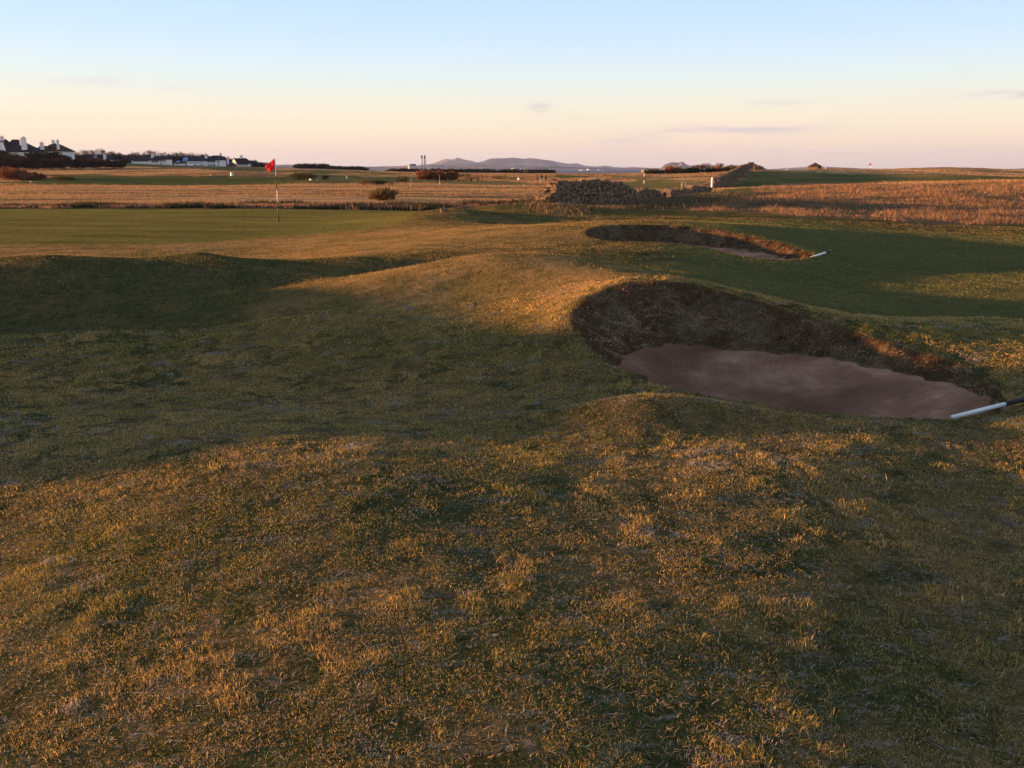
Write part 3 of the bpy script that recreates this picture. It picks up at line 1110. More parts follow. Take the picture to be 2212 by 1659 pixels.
# ------------------------------------------------------------------ mesh builder
class MB:
    def __init__(self):
        self.v = []
        self.f = []
        self.m = []

    def quad(self, a, b, c, d, mi=0):
        k = len(self.v)
        self.v += [tuple(a), tuple(b), tuple(c), tuple(d)]
        self.f.append((k, k + 1, k + 2, k + 3))
        self.m.append(mi)

    def box(self, x0, x1, y0, y1, z0, z1, mi=0, jit=0, rot=0, r=random):
        k = len(self.v)
        cx, cy = (x0 + x1) / 2, (y0 + y1) / 2
        for z in (z0, z1):
            for x, y in ((x0, y0), (x1, y0), (x1, y1), (x0, y1)):
                dx, dy = x - cx, y - cy
                X = cx + dx * math.cos(rot) - dy * math.sin(rot)
                Yy = cy + dx * math.sin(rot) + dy * math.cos(rot)
                self.v.append((X + r.uniform(-jit, jit), Yy + r.uniform(-jit, jit), z + r.uniform(-jit, jit)))
        for f in ((0, 3, 2, 1), (4, 5, 6, 7), (0, 1, 5, 4), (1, 2, 6, 5), (2, 3, 7, 6), (3, 0, 4, 7)):
            self.f.append(tuple(k + i for i in f))
            self.m.append(mi)

    def tube(self, pts, rad, n=8, mi=0, cap=True):
        """tapered tube through pts with radii rad"""
        rings = []
        m = len(pts)
        if not hasattr(rad, '__len__'):
            rad = [rad] * m
        for i, p in enumerate(pts):
            a = Vector(pts[max(i - 1, 0)])
            b = Vector(pts[min(i + 1, m - 1)])
            d = (b - a)
            if d.length < 1e-9:
                d = Vector((0, 0, 1))
            d.normalize()
            up = Vector((0, 0, 1)) if abs(d.z) < .9 else Vector((1, 0, 0))
            s = d.cross(up).normalized()
            t = s.cross(d)
            k = len(self.v)
            for j in range(n):
                an = 2 * math.pi * j / n
                self.v.append(tuple(Vector(p) + (s * math.cos(an) + t * math.sin(an)) * rad[i]))
            rings.append(k)
        for i in range(m - 1):
            for j in range(n):
                a, b = rings[i] + j, rings[i] + (j + 1) % n
                c, d = rings[i + 1] + (j + 1) % n, rings[i + 1] + j
                self.f.append((a, b, c, d))
                self.m.append(mi)
        if cap:
            self.f.append(tuple(rings[0] + j for j in range(n))[::-1])
            self.m.append(mi)
            self.f.append(tuple(rings[-1] + j for j in range(n)))
            self.m.append(mi)

    def hip(self, x0, x1, y0, y1, z0, rx0, rx1, z1, th=.25, mi=0):
        """hipped roof: eave rectangle, ridge from rx0 to rx1"""
        ym = (y0 + y1) / 2
        k = len(self.v)
        self.v += [(x0, y0, z0 - th), (x1, y0, z0 - th), (x1, y1, z0 - th), (x0, y1, z0 - th),
                   (x0, y0, z0), (x1, y0, z0), (x1, y1, z0), (x0, y1, z0), (rx0, ym, z1), (rx1, ym, z1)]
        for f in ((0, 3, 2, 1), (0, 1, 5, 4), (1, 2, 6, 5), (2, 3, 7, 6), (3, 0, 4, 7), (4, 5, 9, 8), (5, 6, 9), (6, 7, 8, 9), (7, 4, 8)):
            self.f.append(tuple(k + i for i in f))
            self.m.append(mi)

    def build(self, name, mats, parent=None, smooth=False, loc=None, bevel=0):
        me = bpy.data.meshes.new(name)
        me.from_pydata(self.v, [], self.f)
        if not isinstance(mats, (list, tuple)):
            mats = [mats]
        for m in mats:
            me.materials.append(m)
        me.polygons.foreach_set('material_index', self.m)
        if smooth:
            me.polygons.foreach_set('use_smooth', [True] * len(self.f))
        me.update()
        o = bpy.data.objects.new(name, me)
        link(o)
        if parent:
            o.parent = parent
        if loc is not None:
            o.location = loc
        if bevel:
            b = o.modifiers.new('bevel', 'BEVEL')
            b.width = bevel
            b.segments = 2
        return o


def mpx(Y):
    return Y * SC / FPX


# ------------------------------------------------------------------ flagstick on the green
fb = P(602, 474, 32.0)
fb.z = gz(fb.x, fb.y)
t = thing('flagstick', fb, 'black and white banded flagstick with red flag standing in the green', 'flagstick')
mb = MB()
Hf = 2.22
cuts = [0, .68, 1.13, 1.60, Hf]
for i in range(4):
    mb.tube([(0, 0, cuts[i]), (0, 0, cuts[i + 1])], .016, 12, i % 2)
mb.build('pole', [M['black'], M['white']], t, True)
mb = MB()
NXf, NZf = 14, 10
P0 = [(0, 0, Hf), (0, 0, Hf - .37)]
P1 = [(-.37, 0, Hf - .26), (-.25, 0, Hf - .47)]
k0 = len(mb.v)
for i in range(NXf + 1):
    u = i / NXf
    for j in range(NZf + 1):
        v = j / NZf
        a = Vector(P0[0]).lerp(Vector(P0[1]), v)
        b = Vector(P1[0]).lerp(Vector(P1[1]), v)
        p = a.lerp(b, u)
        p.y += .045 * math.sin(u * 8 + v * 2.5) * u + .03 * math.sin(u * 14 - v * 3) * u
        p.z -= .03 * math.sin(u * 3.14) * (1 - v)
        p.x -= .0125
        mb.v.append(tuple(p))
for i in range(NXf):
    for j in range(NZf):
        a = i * (NZf + 1) + j
        mb.f.append((a, a + 1, a + NZf + 2, a + NZf + 1))
        mb.m.append(0)
fo = mb.build('flag', M['red'], t, True)
ca = fo.data.color_attributes.new('Col', 'FLOAT_COLOR', 'POINT')
ca.data.foreach_set('color', np.tile((.72, .035, .045, 1), (len(fo.data.vertices), 1)).ravel())
mb = MB()
mb.tube([(0, 0, -.1), (0, 0, .004)], .055, 16)
mb.build('hole_cup', M['black'], t)


# ------------------------------------------------------------------ bunker rakes (handles over the lip)
def rake(a, b, rad, frac, label, dark_first):
    a, b = Vector(a), Vector(b)
    t = thing('bunker_rake', a, label, 'rake', 'rakes left at the bunkers')
    d = b - a
    mb = MB()
    mb.tube([(0, 0, 0), tuple(d * frac)], [rad, rad], 12)
    mb.build('handle', M['white'], t, True)
    mb = MB()
    mb.tube([tuple(d * frac), tuple(d)], [rad * 1.15, rad * 1.1], 12)
    mb.build('grip', M['black'], t, True)
    return t


a = P(2056, 905, 5.86)
b = P(2330, 852, 6.25)
zz = max(gz(a.x, a.y), a.z)
rake((a.x, a.y, a.z + .012), (b.x, b.y, max(b.z, gz(b.x, b.y) + .02)), .0145, .40, 'white rake handle with a black grip lying over the lip of the near bunker', True)
a = P(1750, 557, 16.6)
b = P(1797, 541, 17.3)
rake(a, b, .021, .70, 'short white and black rake handle beside the farther bunker', True)


# ------------------------------------------------------------------ dry-stone walls
def stone_wall(label, path, thick, seed, stone=(.34, .16), name='stone_wall', endlean=0):
    """path: list of (x, y, z_base, height)"""
    r = random.Random(seed)
    t = thing(name, (path[0][0], path[0][1], path[0][2]), label, 'stone wall')
    ox, oy, oz = path[0][:3]
    mb = MB()
    core = MB()
    top = MB()
    for (xa, ya, za, ha), (xb, yb, zb, hb) in zip(path[:-1], path[1:]):
        L = math.hypot(xb - xa, yb - ya)
        dx, dy = (xb - xa) / L, (yb - ya) / L
        nx, ny = dy, -dx
        ang = math.atan2(dy, dx)
        # core
        k = len(core.v)
        for (X, Yy, Z, Hh) in ((xa, ya, za, ha), (xb, yb, zb, hb)):
            for s in (-1, 1):
                core.v.append((X - ox + nx * s * thick * .36, Yy - oy + ny * s * thick * .36, Z - oz - .4))
                core.v.append((X - ox + nx * s * thick * .26, Yy - oy + ny * s * thick * .26, Z - oz + max(.05, Hh - .14)))
        for f in ((0, 1, 3, 2), (4, 6, 7, 5), (0, 4, 5, 1), (2, 3, 7, 6), (1, 5, 7, 3)):
            core.f.append(tuple(k + i for i in f))
            core.m.append(0)
        row_h = stone[1]
        nrow = int(max(ha, hb) / row_h) + 2
        for row in range(-1, nrow):
            pos = r.uniform(-.2, .1)
            while pos < L:
                sl = stone[0] * r.uniform(.45, 1.5)
                q = min(1, max(0, (pos + sl / 2) / L))
                hh = ha * (1 - q) + hb * q
                zb_ = za * (1 - q) + zb * q
                z = row * row_h + r.uniform(-.03, .03)
                if z + row_h * .6 < hh:
                    batter = 1 - .22 * max(0, z) / 1.4
                    for s in (-1, 1):
                        off = s * thick * .38 * batter + r.uniform(-.05, .05)
                        cx = xa + dx * (pos + sl / 2) + nx * off - ox
                        cy = ya + dy * (pos + sl / 2) + ny * off - oy
                        dpt = thick * r.uniform(.30, .42)
                        sh = row_h * r.uniform(.7, 1.5)
                        mb.box(cx - sl * .47, cx + sl * .47, cy - dpt / 2, cy + dpt / 2, zb_ - oz + z, zb_ - oz + z + sh, 0, row_h * .17, ang + r.uniform(-.12, .12), r)
                pos += sl * r.uniform(.9, 1.1)
        # coping stones, set on edge
        pos = 0
        while pos < L:
            sl = r.uniform(.10, .30) * stone[1] / .13
            q = min(1, (pos + sl / 2) / L)
            hh = ha * (1 - q) + hb * q
            zb_ = za * (1 - q) + zb * q
            if hh > .35 and r.random() < .9:
                cx = xa + dx * (pos + sl / 2) - ox + r.uniform(-.05, .05)
                cy = ya + dy * (pos + sl / 2) - oy
                th = r.uniform(.02, .13) * stone[1] / .13
                mb.box(cx - sl * .45, cx + sl * .45, cy - thick * .36, cy + thick * .36, zb_ - oz + hh - .08, zb_ - oz + hh + th, 0, .05, ang + r.uniform(-.25, .25), r)
            pos += sl
    core.build('core', M['stonedark'], t)
    mb.build('stones', M['stone'], t)
    return t


def wpt(px, py_base, h, Y=None, sink=.15):
    if Y is None:
        x, Y = hit(px, py_base)
    else:
        x = P(px, py_base, Y).x
    return (x, Y, gz(x, Y) - sink, h + sink)


# near ruined stretch: from the broken end beside the ditch
def wtop(px, pyt, Y):
    x = P(px, pyt, Y).x
    g = gz(x, Y)
    return (x, Y, g - .15, max(.2, P(px, pyt, Y).z - g + .15))


stone_wall('tall ruined dry stone wall, its broken near end lit orange, beside the ditch',
           [wtop(1168, 432, 46.0), wtop(1180, 418, 46.6), wtop(1192, 397, 47.3), wtop(1200, 393, 47.8), wtop(1245, 392.5, 49), wtop(1290, 391, 50.5), wtop(1325, 395, 52), wtop(1350, 405, 53.5), wtop(1362, 412, 54.5)],
           .8, 5, (.24, .135))
stone_wall('low overgrown heap of wall stones right of the tall ruined wall',
           [wtop(1362, 418, 55), wtop(1385, 408, 57), wtop(1405, 412, 58.5), wtop(1424, 423, 60)], .8, 6, (.26, .14))
stone_wall('short low broken piece of stone wall standing between two gaps',
           [wtop(1436, 417, 64), wtop(1450, 411, 66), wtop(1480, 410, 70), wtop(1496, 404, 73), wtop(1526, 406, 78)], .8, 8, (.3, .17))
stone_wall('long dry stone wall climbing the rise towards the gate pillar',
           [wtop(1546, 387, 112), wtop(1553, 384, 118), wtop(1570, 376, 135), wtop(1585, 369, 160), wtop(1597, 361.5, 185), wtop(1605, 358, 200), wtop(1615, 356, 215)], .8, 9, (.5, .28))
stone_wall('far stone wall falling away to the right beyond the gate pillar',
           [wtop(1627, 357, 232), wtop(1640, 361, 240), wtop(1648, 363.5, 250)], .8, 10, (.8, .45))
g = P(1621, 360, 222)
g.z = gz(g.x, g.y)
t = thing('gate_pillar', g, 'squat stone gate pillar glowing orange at the top of the rise', 'pillar')
mb = MB()
rr_ = random.Random(3)
for k in range(6):
    mb.box(-.6, .6, -.5, .5, -.3 + k * .33, -.3 + k * .33 + .32, 0, .06, rr_.uniform(-.05, .05), rr_)
mb.build('shaft', M['stone'], t)
mb = MB()
mb.box(-.75, .75, -.65, .65, 1.70, 1.95, 0, .05, 0, rr_)
mb.build('cap', M['stone'], t)
g = P(1650, 366, 262)
g.z = gz(g.x, g.y)
t = thing('gate_pillar', g, 'small ruined stone stump at the end of the far wall', 'pillar')
mb = MB()
for k in range(4):
    mb.box(-.7, .7, -.5, .5, -.3 + k * .33, -.3 + k * .33 + .32, 0, .09, rr_.uniform(-.05, .05), rr_)
mb.build('shaft', M['stone'], t)


# lit boulder on the earth mound, and a few more
def boulder(px, py, Y, w_, h_, seed, label, name='boulder'):
    p = P(px, py, Y)
    p.z = gz(p.x, p.y)
    import bmesh
    bm = bmesh.new()
    bmesh.ops.create_icosphere(bm, subdivisions=3, radius=1)
    r = random.Random(seed)
    dirs = [Vector((r.gauss(0, 1), r.gauss(0, 1), r.gauss(0, 1))).normalized() for _ in range(12)]
    for v in bm.verts:
        d = v.co.copy()
        for q in dirs:
            k = d.dot(q)
            if k > .72:
                d -= q * (k - .72)
        v.co = Vector((d.x * w_ / 2, d.y * w_ / 2.4, d.z * h_ * .75 + h_ * .2))
    me = bpy.data.meshes.new(name)
    bm.to_mesh(me)
    bm.free()
    me.materials.append(M['stone'])
    o = bpy.data.objects.new(name, me)
    link(o)
    o.location = p
    tag(o, label, 'boulder')


boulder(958, 455, 32.6, .34, .20, 2, 'pale boulder catching the sun on the left shoulder of the earth mound')


# ------------------------------------------------------------------ shrubs and trees
def bush(name, px0, px1, pyt, Y, label, group=None, depth=None, pal=None, n=1800, leaf=None, spiky=.6, cat='bush', dens=1.0, flat=.5, base_py=None, seed=None):
    """leafy shrub: stems and many little leaf blades through an uneven crown"""
    r = np.random.default_rng(seed if seed is not None else int(px0 * 7 + Y))
    x0, x1 = P(px0, 400, Y).x, P(px1, 400, Y).x
    cx, W = (x0 + x1) / 2, (x1 - x0)
    g0 = gz(cx, Y)
    H = P((px0 + px1) / 2, pyt, Y).z - g0
    H = max(H, .4)
    D = depth or W * .7
    t = thing(name, (cx, Y, g0), label, cat, group)
    ncl = max(6, int(14 * dens))
    cxs = (r.random(ncl) - .5) * .78
    cys = (r.random(ncl) - .5) * .78
    env = np.sqrt(np.clip(1 - (cxs / .5) ** 2 * .8, .1, 1))
    czs = (.30 + .42 * r.random(ncl)) * env
    rad = .16 + .16 * r.random(ncl)
    if cat == 'hedge':          # clipped block rather than a dome
        env = 1
        czs = .22 + .60 * r.random(ncl)
        rad = .14 + .08 * r.random(ncl)
    ci = r.integers(0, ncl, n)
    d = r.normal(0, 1, (n, 3))
    d /= np.linalg.norm(d, axis=1)[:, None]
    rr2 = rad[ci] * (.45 + .6 * r.random(n) ** .5)
    px_ = (cxs[ci] + d[:, 0] * rr2) * W
    py_ = (cys[ci] + d[:, 1] * rr2) * D
    pz_ = (czs[ci] + d[:, 2] * rr2 * .9) * H
    pz_ = np.clip(pz_, .02 * H, H * 1.02)
    lf = leaf or (H * .16)
    L = lf * (.5 + r.random(n))
    wd_ = L * (.16 + .2 * r.random(n))
    dirv = d * 1.0 + np.array([0, 0, spiky])
    dirv /= np.linalg.norm(dirv, axis=1)[:, None]
    side = np.cross(dirv, r.normal(0, 1, (n, 3)))
    side /= np.linalg.norm(side, axis=1)[:, None] + 1e-9
    base = np.c_[px_, py_, pz_]
    v = np.zeros((n, 4, 3))
    v[:, 0] = base - side * wd_[:, None] * .5
    v[:, 1] = base + side * wd_[:, None] * .5
    v[:, 2] = base + dirv * L[:, None] * .6 + side * wd_[:, None] * .6
    v[:, 3] = base + dirv * L[:, None]
    b = (np.arange(n) * 4)[:, None]
    f = np.stack([b + [0, 1, 2], b + [0, 2, 3]], 1).reshape(-1, 3)
    pal = np.array(pal or [(.045, .06, .022), (.07, .08, .028), (.10, .085, .035)])
    cc = pal[r.integers(0, len(pal), n)] * (1 + (r.random((n, 1)) - .5) * .5)
    # whole clumps differ in tone
    cc = cc * (0.75 + .5 * r.random(ncl))[ci][:, None]
    mesh_np('foliage', v.reshape(-1, 3), f, M['twig'], t, colors=np.repeat(cc, 4, axis=0))
    mb = MB()
    rp = random.Random(int(px0))
    for k in range(min(ncl, 9)):
        e = (cxs[k] * W, cys[k] * D, czs[k] * H)
        mb.tube([(cxs[k] * W * .25, cys[k] * D * .25, -.2), (e[0] * .6 + rp.uniform(-.05, .05) * W, e[1] * .6, e[2] * .5), e], [H * .035, H * .022, H * .01], 5)
    mb.build('stem', M['wood'], t)
    return t


M['bark'] = mat_plain('bark', (.085, .06, .045), 1, 0, .3, 5)
M['twigbark'] = mat_plain('twig_bark', (.16, .105, .08), 1, 0, .3, 2)


def bare_tree(name, px, pyt, Y, wpx, label, group, seed, lean=0, parts=True, cat='tree', levels=4, tw=1.0, mat='twigbark', trunk_frac=.28, stems=1):
    r = random.Random(seed)
    x = P(px, 400, Y).x
    g0 = gz(x, Y)
    H = max(1.0, P(px, pyt, Y).z - g0)
    W = wpx * mpx(Y)
    t = thing(name, (x, Y, g0), label, cat, group)
    trunk = MB()
    crown = MB()

    def grow(p, d, L, rad, lv):
        n = 2
        pts = [p]
        q = Vector(p)
        dd = Vector(d)
        for i in range(n):
            dd = (dd + Vector((r.uniform(-.22, .22), r.uniform(-.22, .22), r.uniform(-.03, .16)))).normalized()
            q = q + dd * (L / n)
            pts.append(q.copy())
        (trunk if lv == 0 else crown).tube(pts, [rad, rad * .8, rad * .6], 6 if lv == 0 else 3, 0, lv == 0)
        if lv >= levels:
            return
        nb_ = r.choice((3, 4)) if lv < 2 else r.choice((3, 4, 5))
        for i in range(nb_):
            an = r.uniform(0, 6.283)
            sp = r.uniform(.35, .95) * min(1.5, W / H * 1.2)
            nd = (dd + Vector((math.cos(an) * sp, math.sin(an) * sp, r.uniform(-.1, .3)))).normalized()
            st = pts[1] if (i == 0 and lv > 0) else pts[-1]
            grow(st, nd, L * r.uniform(.62, .85), rad * .68, lv + 1)

    for s_ in range(stems):
        d0 = Vector((lean + (r.uniform(-.5, .5) if stems > 1 else 0), r.uniform(-.3, .3) if stems > 1 else 0, 1)).normalized()
        grow(Vector((0, 0, -.2)), d0, H * trunk_frac, H * .022 * tw, 0)
    # scale crown so the top sits where it should
    allv = trunk.v + crown.v
    zt = max(v[2] for v in allv)
    xw = max(abs(v[0]) for v in allv)
    sz = H / zt
    sx = min(1.6, max(.55, (W / 2) / xw)) if xw > 0 else 1
    for m_ in (trunk, crown):
        m_.v = [(v[0] * sx, v[1] * sx, v[2] * sz) for v in m_.v]
    trunk.build('trunk', M['bark'], t)
    crown.build('crown', M[mat], t)
    return t


DG = [(.022, .034, .016), (.03, .042, .02), (.045, .05, .022)]
BR = [(.045, .022, .017), (.034, .02, .016), (.06, .03, .022)]
OR = [(.26, .10, .05), (.20, .085, .045), (.16, .07, .04)]
GO = [(.06, .065, .022), (.10, .085, .03), (.16, .11, .04), (.045, .05, .02)]
# gorse and shrubs on the links
bush('gorse_bush', 808, 857, 413, 60, 'spiky gorse bush lit at its left edge, behind the ditch', None, 1.6, [(.13, .085, .035), (.09, .075, .028), (.20, .12, .05)], 1100, .28, .8, dens=1.0)
bush('gorse_bush', 631, 668, 371, 150, 'tall orange tinged gorse clump left of the white tee marker', 'gorse on the links', 4, GO, 1500)
bush('gorse_bush', 662, 685, 372, 152, 'narrower gorse bush touching the tall clump on its right', 'gorse on the links', 3, GO, 900)
bush('gorse_bush', 696, 711, 378, 150, 'small dark round gorse bush right of the orange tinged pair', 'gorse on the links', 2, DG, 700)
bush('gorse_bush', 774, 800, 386, 120, 'reddish brown bush immediately left of the dark green gorse', 'gorse on the links', 3, [(.14, .075, .04), (.10, .06, .035), (.18, .11, .05)], 900)
bush('gorse_bush', 800, 843, 386, 121, 'wide dark green gorse above the straw field', 'gorse on the links', 4, DG, 1500)
bush('gorse_bush', 861, 888, 379, 150, 'gorse bush next to the left end of the red hedge', 'gorse on the links', 4, GO, 1100)
bush('gorse_bush', 113, 152, 376.5, 150, 'dark gorse bush below the beech hedge at the left', 'gorse on the links', 5, GO, 1700)
bush('gorse_bush', 146, 166, 381, 152, 'low tail of gorse right of the dark bush', 'gorse on the links', 3, DG, 700)
bush('gorse_bush', 978, 1022, 374, 210, 'dark low scrub right of the red hedge', 'gorse on the links', 5, DG, 1200)
bush('thorn_scrub', 1010, 1066, 377.5, 200, 'reddish thorn scrub above the wooden benches', 'gorse on the links', 6, OR, 1400)
bush('gorse_bush', 1062, 1100, 378, 195, 'green and orange scrub right of the reddish thorns', 'gorse on the links', 5, GO, 1300)
bush('gorse_bush', 1096, 1130, 381, 195, 'low green scrub left of the ruined wall top', 'gorse on the links', 4, GO, 900)
bush('gorse_bush', 1129, 1141, 365, 420, 'tiny bush on the skyline below the middle of the far hills', 'gorse on the links', 4, GO, 400)
# beech hedge standing up red
bush('beech_hedge', 904, 946, 372.5, 175, 'left half of the tall rust red hedge below the power station', 'rust red hedge', 4, OR, 3200, .5, 1.2, 'hedge', 2.2)
bush('beech_hedge', 942, 986, 372.5, 175, 'right half of the tall rust red hedge below the power station', 'rust red hedge', 4, OR, 3200, .5, 1.2, 'hedge', 2.2)
# hedge below the houses
for i, (a, b_, tp, lb) in enumerate([(-12, 26, 343, 'leftmost length of the dark beech hedge, at the photo edge'), (20, 62, 345, 'dark beech hedge length below the big slate house'), (56, 98, 346.5, 'dark beech hedge length between the two big houses'),
                                    (92, 134, 347, 'dark beech hedge length below the brown roofed house'), (128, 170, 347.5, 'dark beech hedge length right of the brown roofed house'), (164, 206, 348, 'dark beech hedge length below the bare trees'),
                                    (200, 240, 348.5, 'dark beech hedge length below the low house'), (234, 272, 350, 'right end of the dark beech hedge, its edge tinged orange')]):
    bush('beech_hedge', a, b_, tp, 330, lb, 'dark hedge below the houses', 8, BR, 2300, 1.0, 1.2, 'hedge', 2.2)
for a, b_, tp, Y_, lb, pl in [(-10, 38, 326, 395, 'big dark evergreen at the left edge below the slate house', DG), (22, 62, 338, 385, 'reddish bare shrub in front of the slate house', BR),
                              (70, 108, 328.5, 400, 'dark evergreen bush between the slate house and the brown roofed house', DG), (106, 132, 331, 405, 'brown rounded bush below the brown roofed house', BR), (140, 150, 340, 410, 'small evergreen at the right foot of the brown roofed house', DG)]:
    bush('garden_shrub', a, b_, tp, Y_, lb, 'garden shrubs by the houses', 8, pl, 1900, 1.4, .5)
for a, b_, tp, Y_, lb in [(-8, 30, 361, 170, 'orange lit shrub at the left photo edge'), (20, 58, 366, 165, 'rust shrub next to the one at the photo edge'), (50, 86, 375, 165, 'dim rust shrub at the right end of its row')]:
    bush('rust_shrub', a, b_, tp, Y_, lb, 'rust coloured shrubs at the left', 5, OR, 1700, .5, 1.0)
# trees behind the houses
tr = [(152, 333, 16), (163, 330, 18), (176, 326, 20), (186, 322, 22), (197, 322, 20), (209, 323, 22), (222, 318.5, 22), (234, 323, 20), (246, 327, 18), (255, 324, 22), (266, 328, 18), (277, 331, 18), (288, 330, 18), (300, 325.5, 22),
      (312, 328, 18), (334, 322.5, 28), (351, 328, 18), (366, 329, 20), (380, 327, 22), (393, 326, 22), (406, 327, 22), (418, 328, 20), (430, 330, 20), (442, 333, 18), (484, 335, 16), (493, 338, 12), (548, 347, 14), (556, 343, 10), (564, 351, 12)]
names = ['first', 'second', 'third', 'fourth', 'fifth', 'sixth', 'seventh', 'eighth', 'ninth', 'tenth', 'eleventh', 'twelfth', 'thirteenth', 'fourteenth', 'fifteenth', 'sixteenth', 'seventeenth', 'eighteenth', 'nineteenth',
         'twentieth', 'twenty-first', 'twenty-second', 'twenty-third', 'twenty-fourth', 'twenty-fifth', 'twenty-sixth', 'twenty-seventh', 'twenty-eighth', 'last']
for i, (px, tp, wp_) in enumerate(tr):
    bare_tree('bare_tree', px, tp, 560 + (i % 3) * 9, wp_ * 1.25, 'bare winter tree behind the houses, %s from the left in the belt' % names[i], 'bare trees behind the houses', 100 + i, levels=5, tw=.62, trunk_frac=.27)
# undergrowth in the tree belt
for i, (a, b_, tp, lb) in enumerate([(146, 192, 334, 'dark scrub under the left end of the tree belt'), (186, 232, 333, 'dark scrub behind the low house'), (228, 274, 333, 'dark scrub behind the small white gable'), (268, 312, 335, 'dark scrub left of the long low house'),
                                     (306, 352, 334, 'dark scrub behind the long low house'), (346, 392, 334, 'dark scrub right of the long low house'), (386, 432, 335, 'dark scrub behind the large white house'), (428, 470, 336, 'dark scrub behind the right end of the large white house'),
                                     (466, 504, 342, 'dark scrub between the large white house and the gabled house'), (532, 556, 350, 'dark scrub at the right side of the gabled house'), (548, 580, 355, 'low end of the scrub falling towards the sea')]):
    bush('tree_belt_scrub', a, b_, tp + 5, 548, lb, 'scrub below the tree belt', 10, [(.07, .05, .042), (.05, .045, .034), (.085, .06, .048)], 1900, 2.2, .6)
# scrub on the far skyline
for a, b_, tp, lb in [(640, 680, 357, 'dark wood on the skyline right of the red flag'), (672, 710, 356, 'right end of the dark wood right of the red flag'), (712, 750, 362.5, 'low dark scrub on the skyline, left part'), (746, 788, 363.5, 'low dark scrub on the skyline, right part')]:
    bush('skyline_scrub', a, b_, tp, 600, lb, 'scrub on the left skyline', 10, [(.05, .04, .03), (.04, .042, .028)], 1300, 1.6, .6)
for i in range(9):
    a = 842 + i * 39
    bush('hedgerow', a, a + 43, 366.5 + i * .25, 520, 'dark hedgerow length on the skyline, number %s from the power station end' % ['one', 'two', 'three', 'four', 'five', 'six', 'seven', 'eight', 'nine'][i], 'hedgerow under the far hills', 6, [(.06, .045, .03), (.05, .048, .028)], 1100, 1.2, .3)
# shrubs left of the climbing wall
for a, b_, tp, pl, lb in [(1392, 1412, 371, GO, 'low green bush above the far flag'), (1408, 1430, 371, GO, 'low green bush right of the one above the far flag'), (1440, 1455, 362, OR, 'orange lit bush left of the bare shrubs'), (1455, 1484, 370, GO, 'low bush under the smallest bare shrub'),
                          (1482, 1508, 366, DG, 'dark green bush under the wide bare shrub'), (1520, 1545, 368, DG, 'dark bush between the two bare shrubs'), (1540, 1562, 364, OR, 'orange bush under the round bare shrub'), (1560, 1590, 361, GO, 'bright gorse against the climbing wall')]:
    bush('wallside_bush', a, b_, tp, 300, lb, 'bushes left of the climbing wall', 5, pl, 1200, .9, .8)
for i, (px, tp, w_, lb) in enumerate([(1466, 357, 22, 'smallest bare shrub, in front of the domed hill'), (1508, 354, 26, 'wide bare shrub right of the domed hill'), (1524, 350, 28, 'tall leaning bare shrub beside the wide one'), (1552, 350, 32, 'round bare shrub, tallest before the climbing wall'),
                                      (1590, 355, 22, 'faint bare shrub behind the climbing wall'), (1627, 353, 18, 'bare twiggy shrub behind the gate pillar')]):
    bare_tree('bare_shrub', px, tp, 310, w_ * 1.3, lb, 'bare shrubs by the climbing wall', 300 + i, cat='shrub', levels=5, tw=.45, trunk_frac=.25, stems=3)


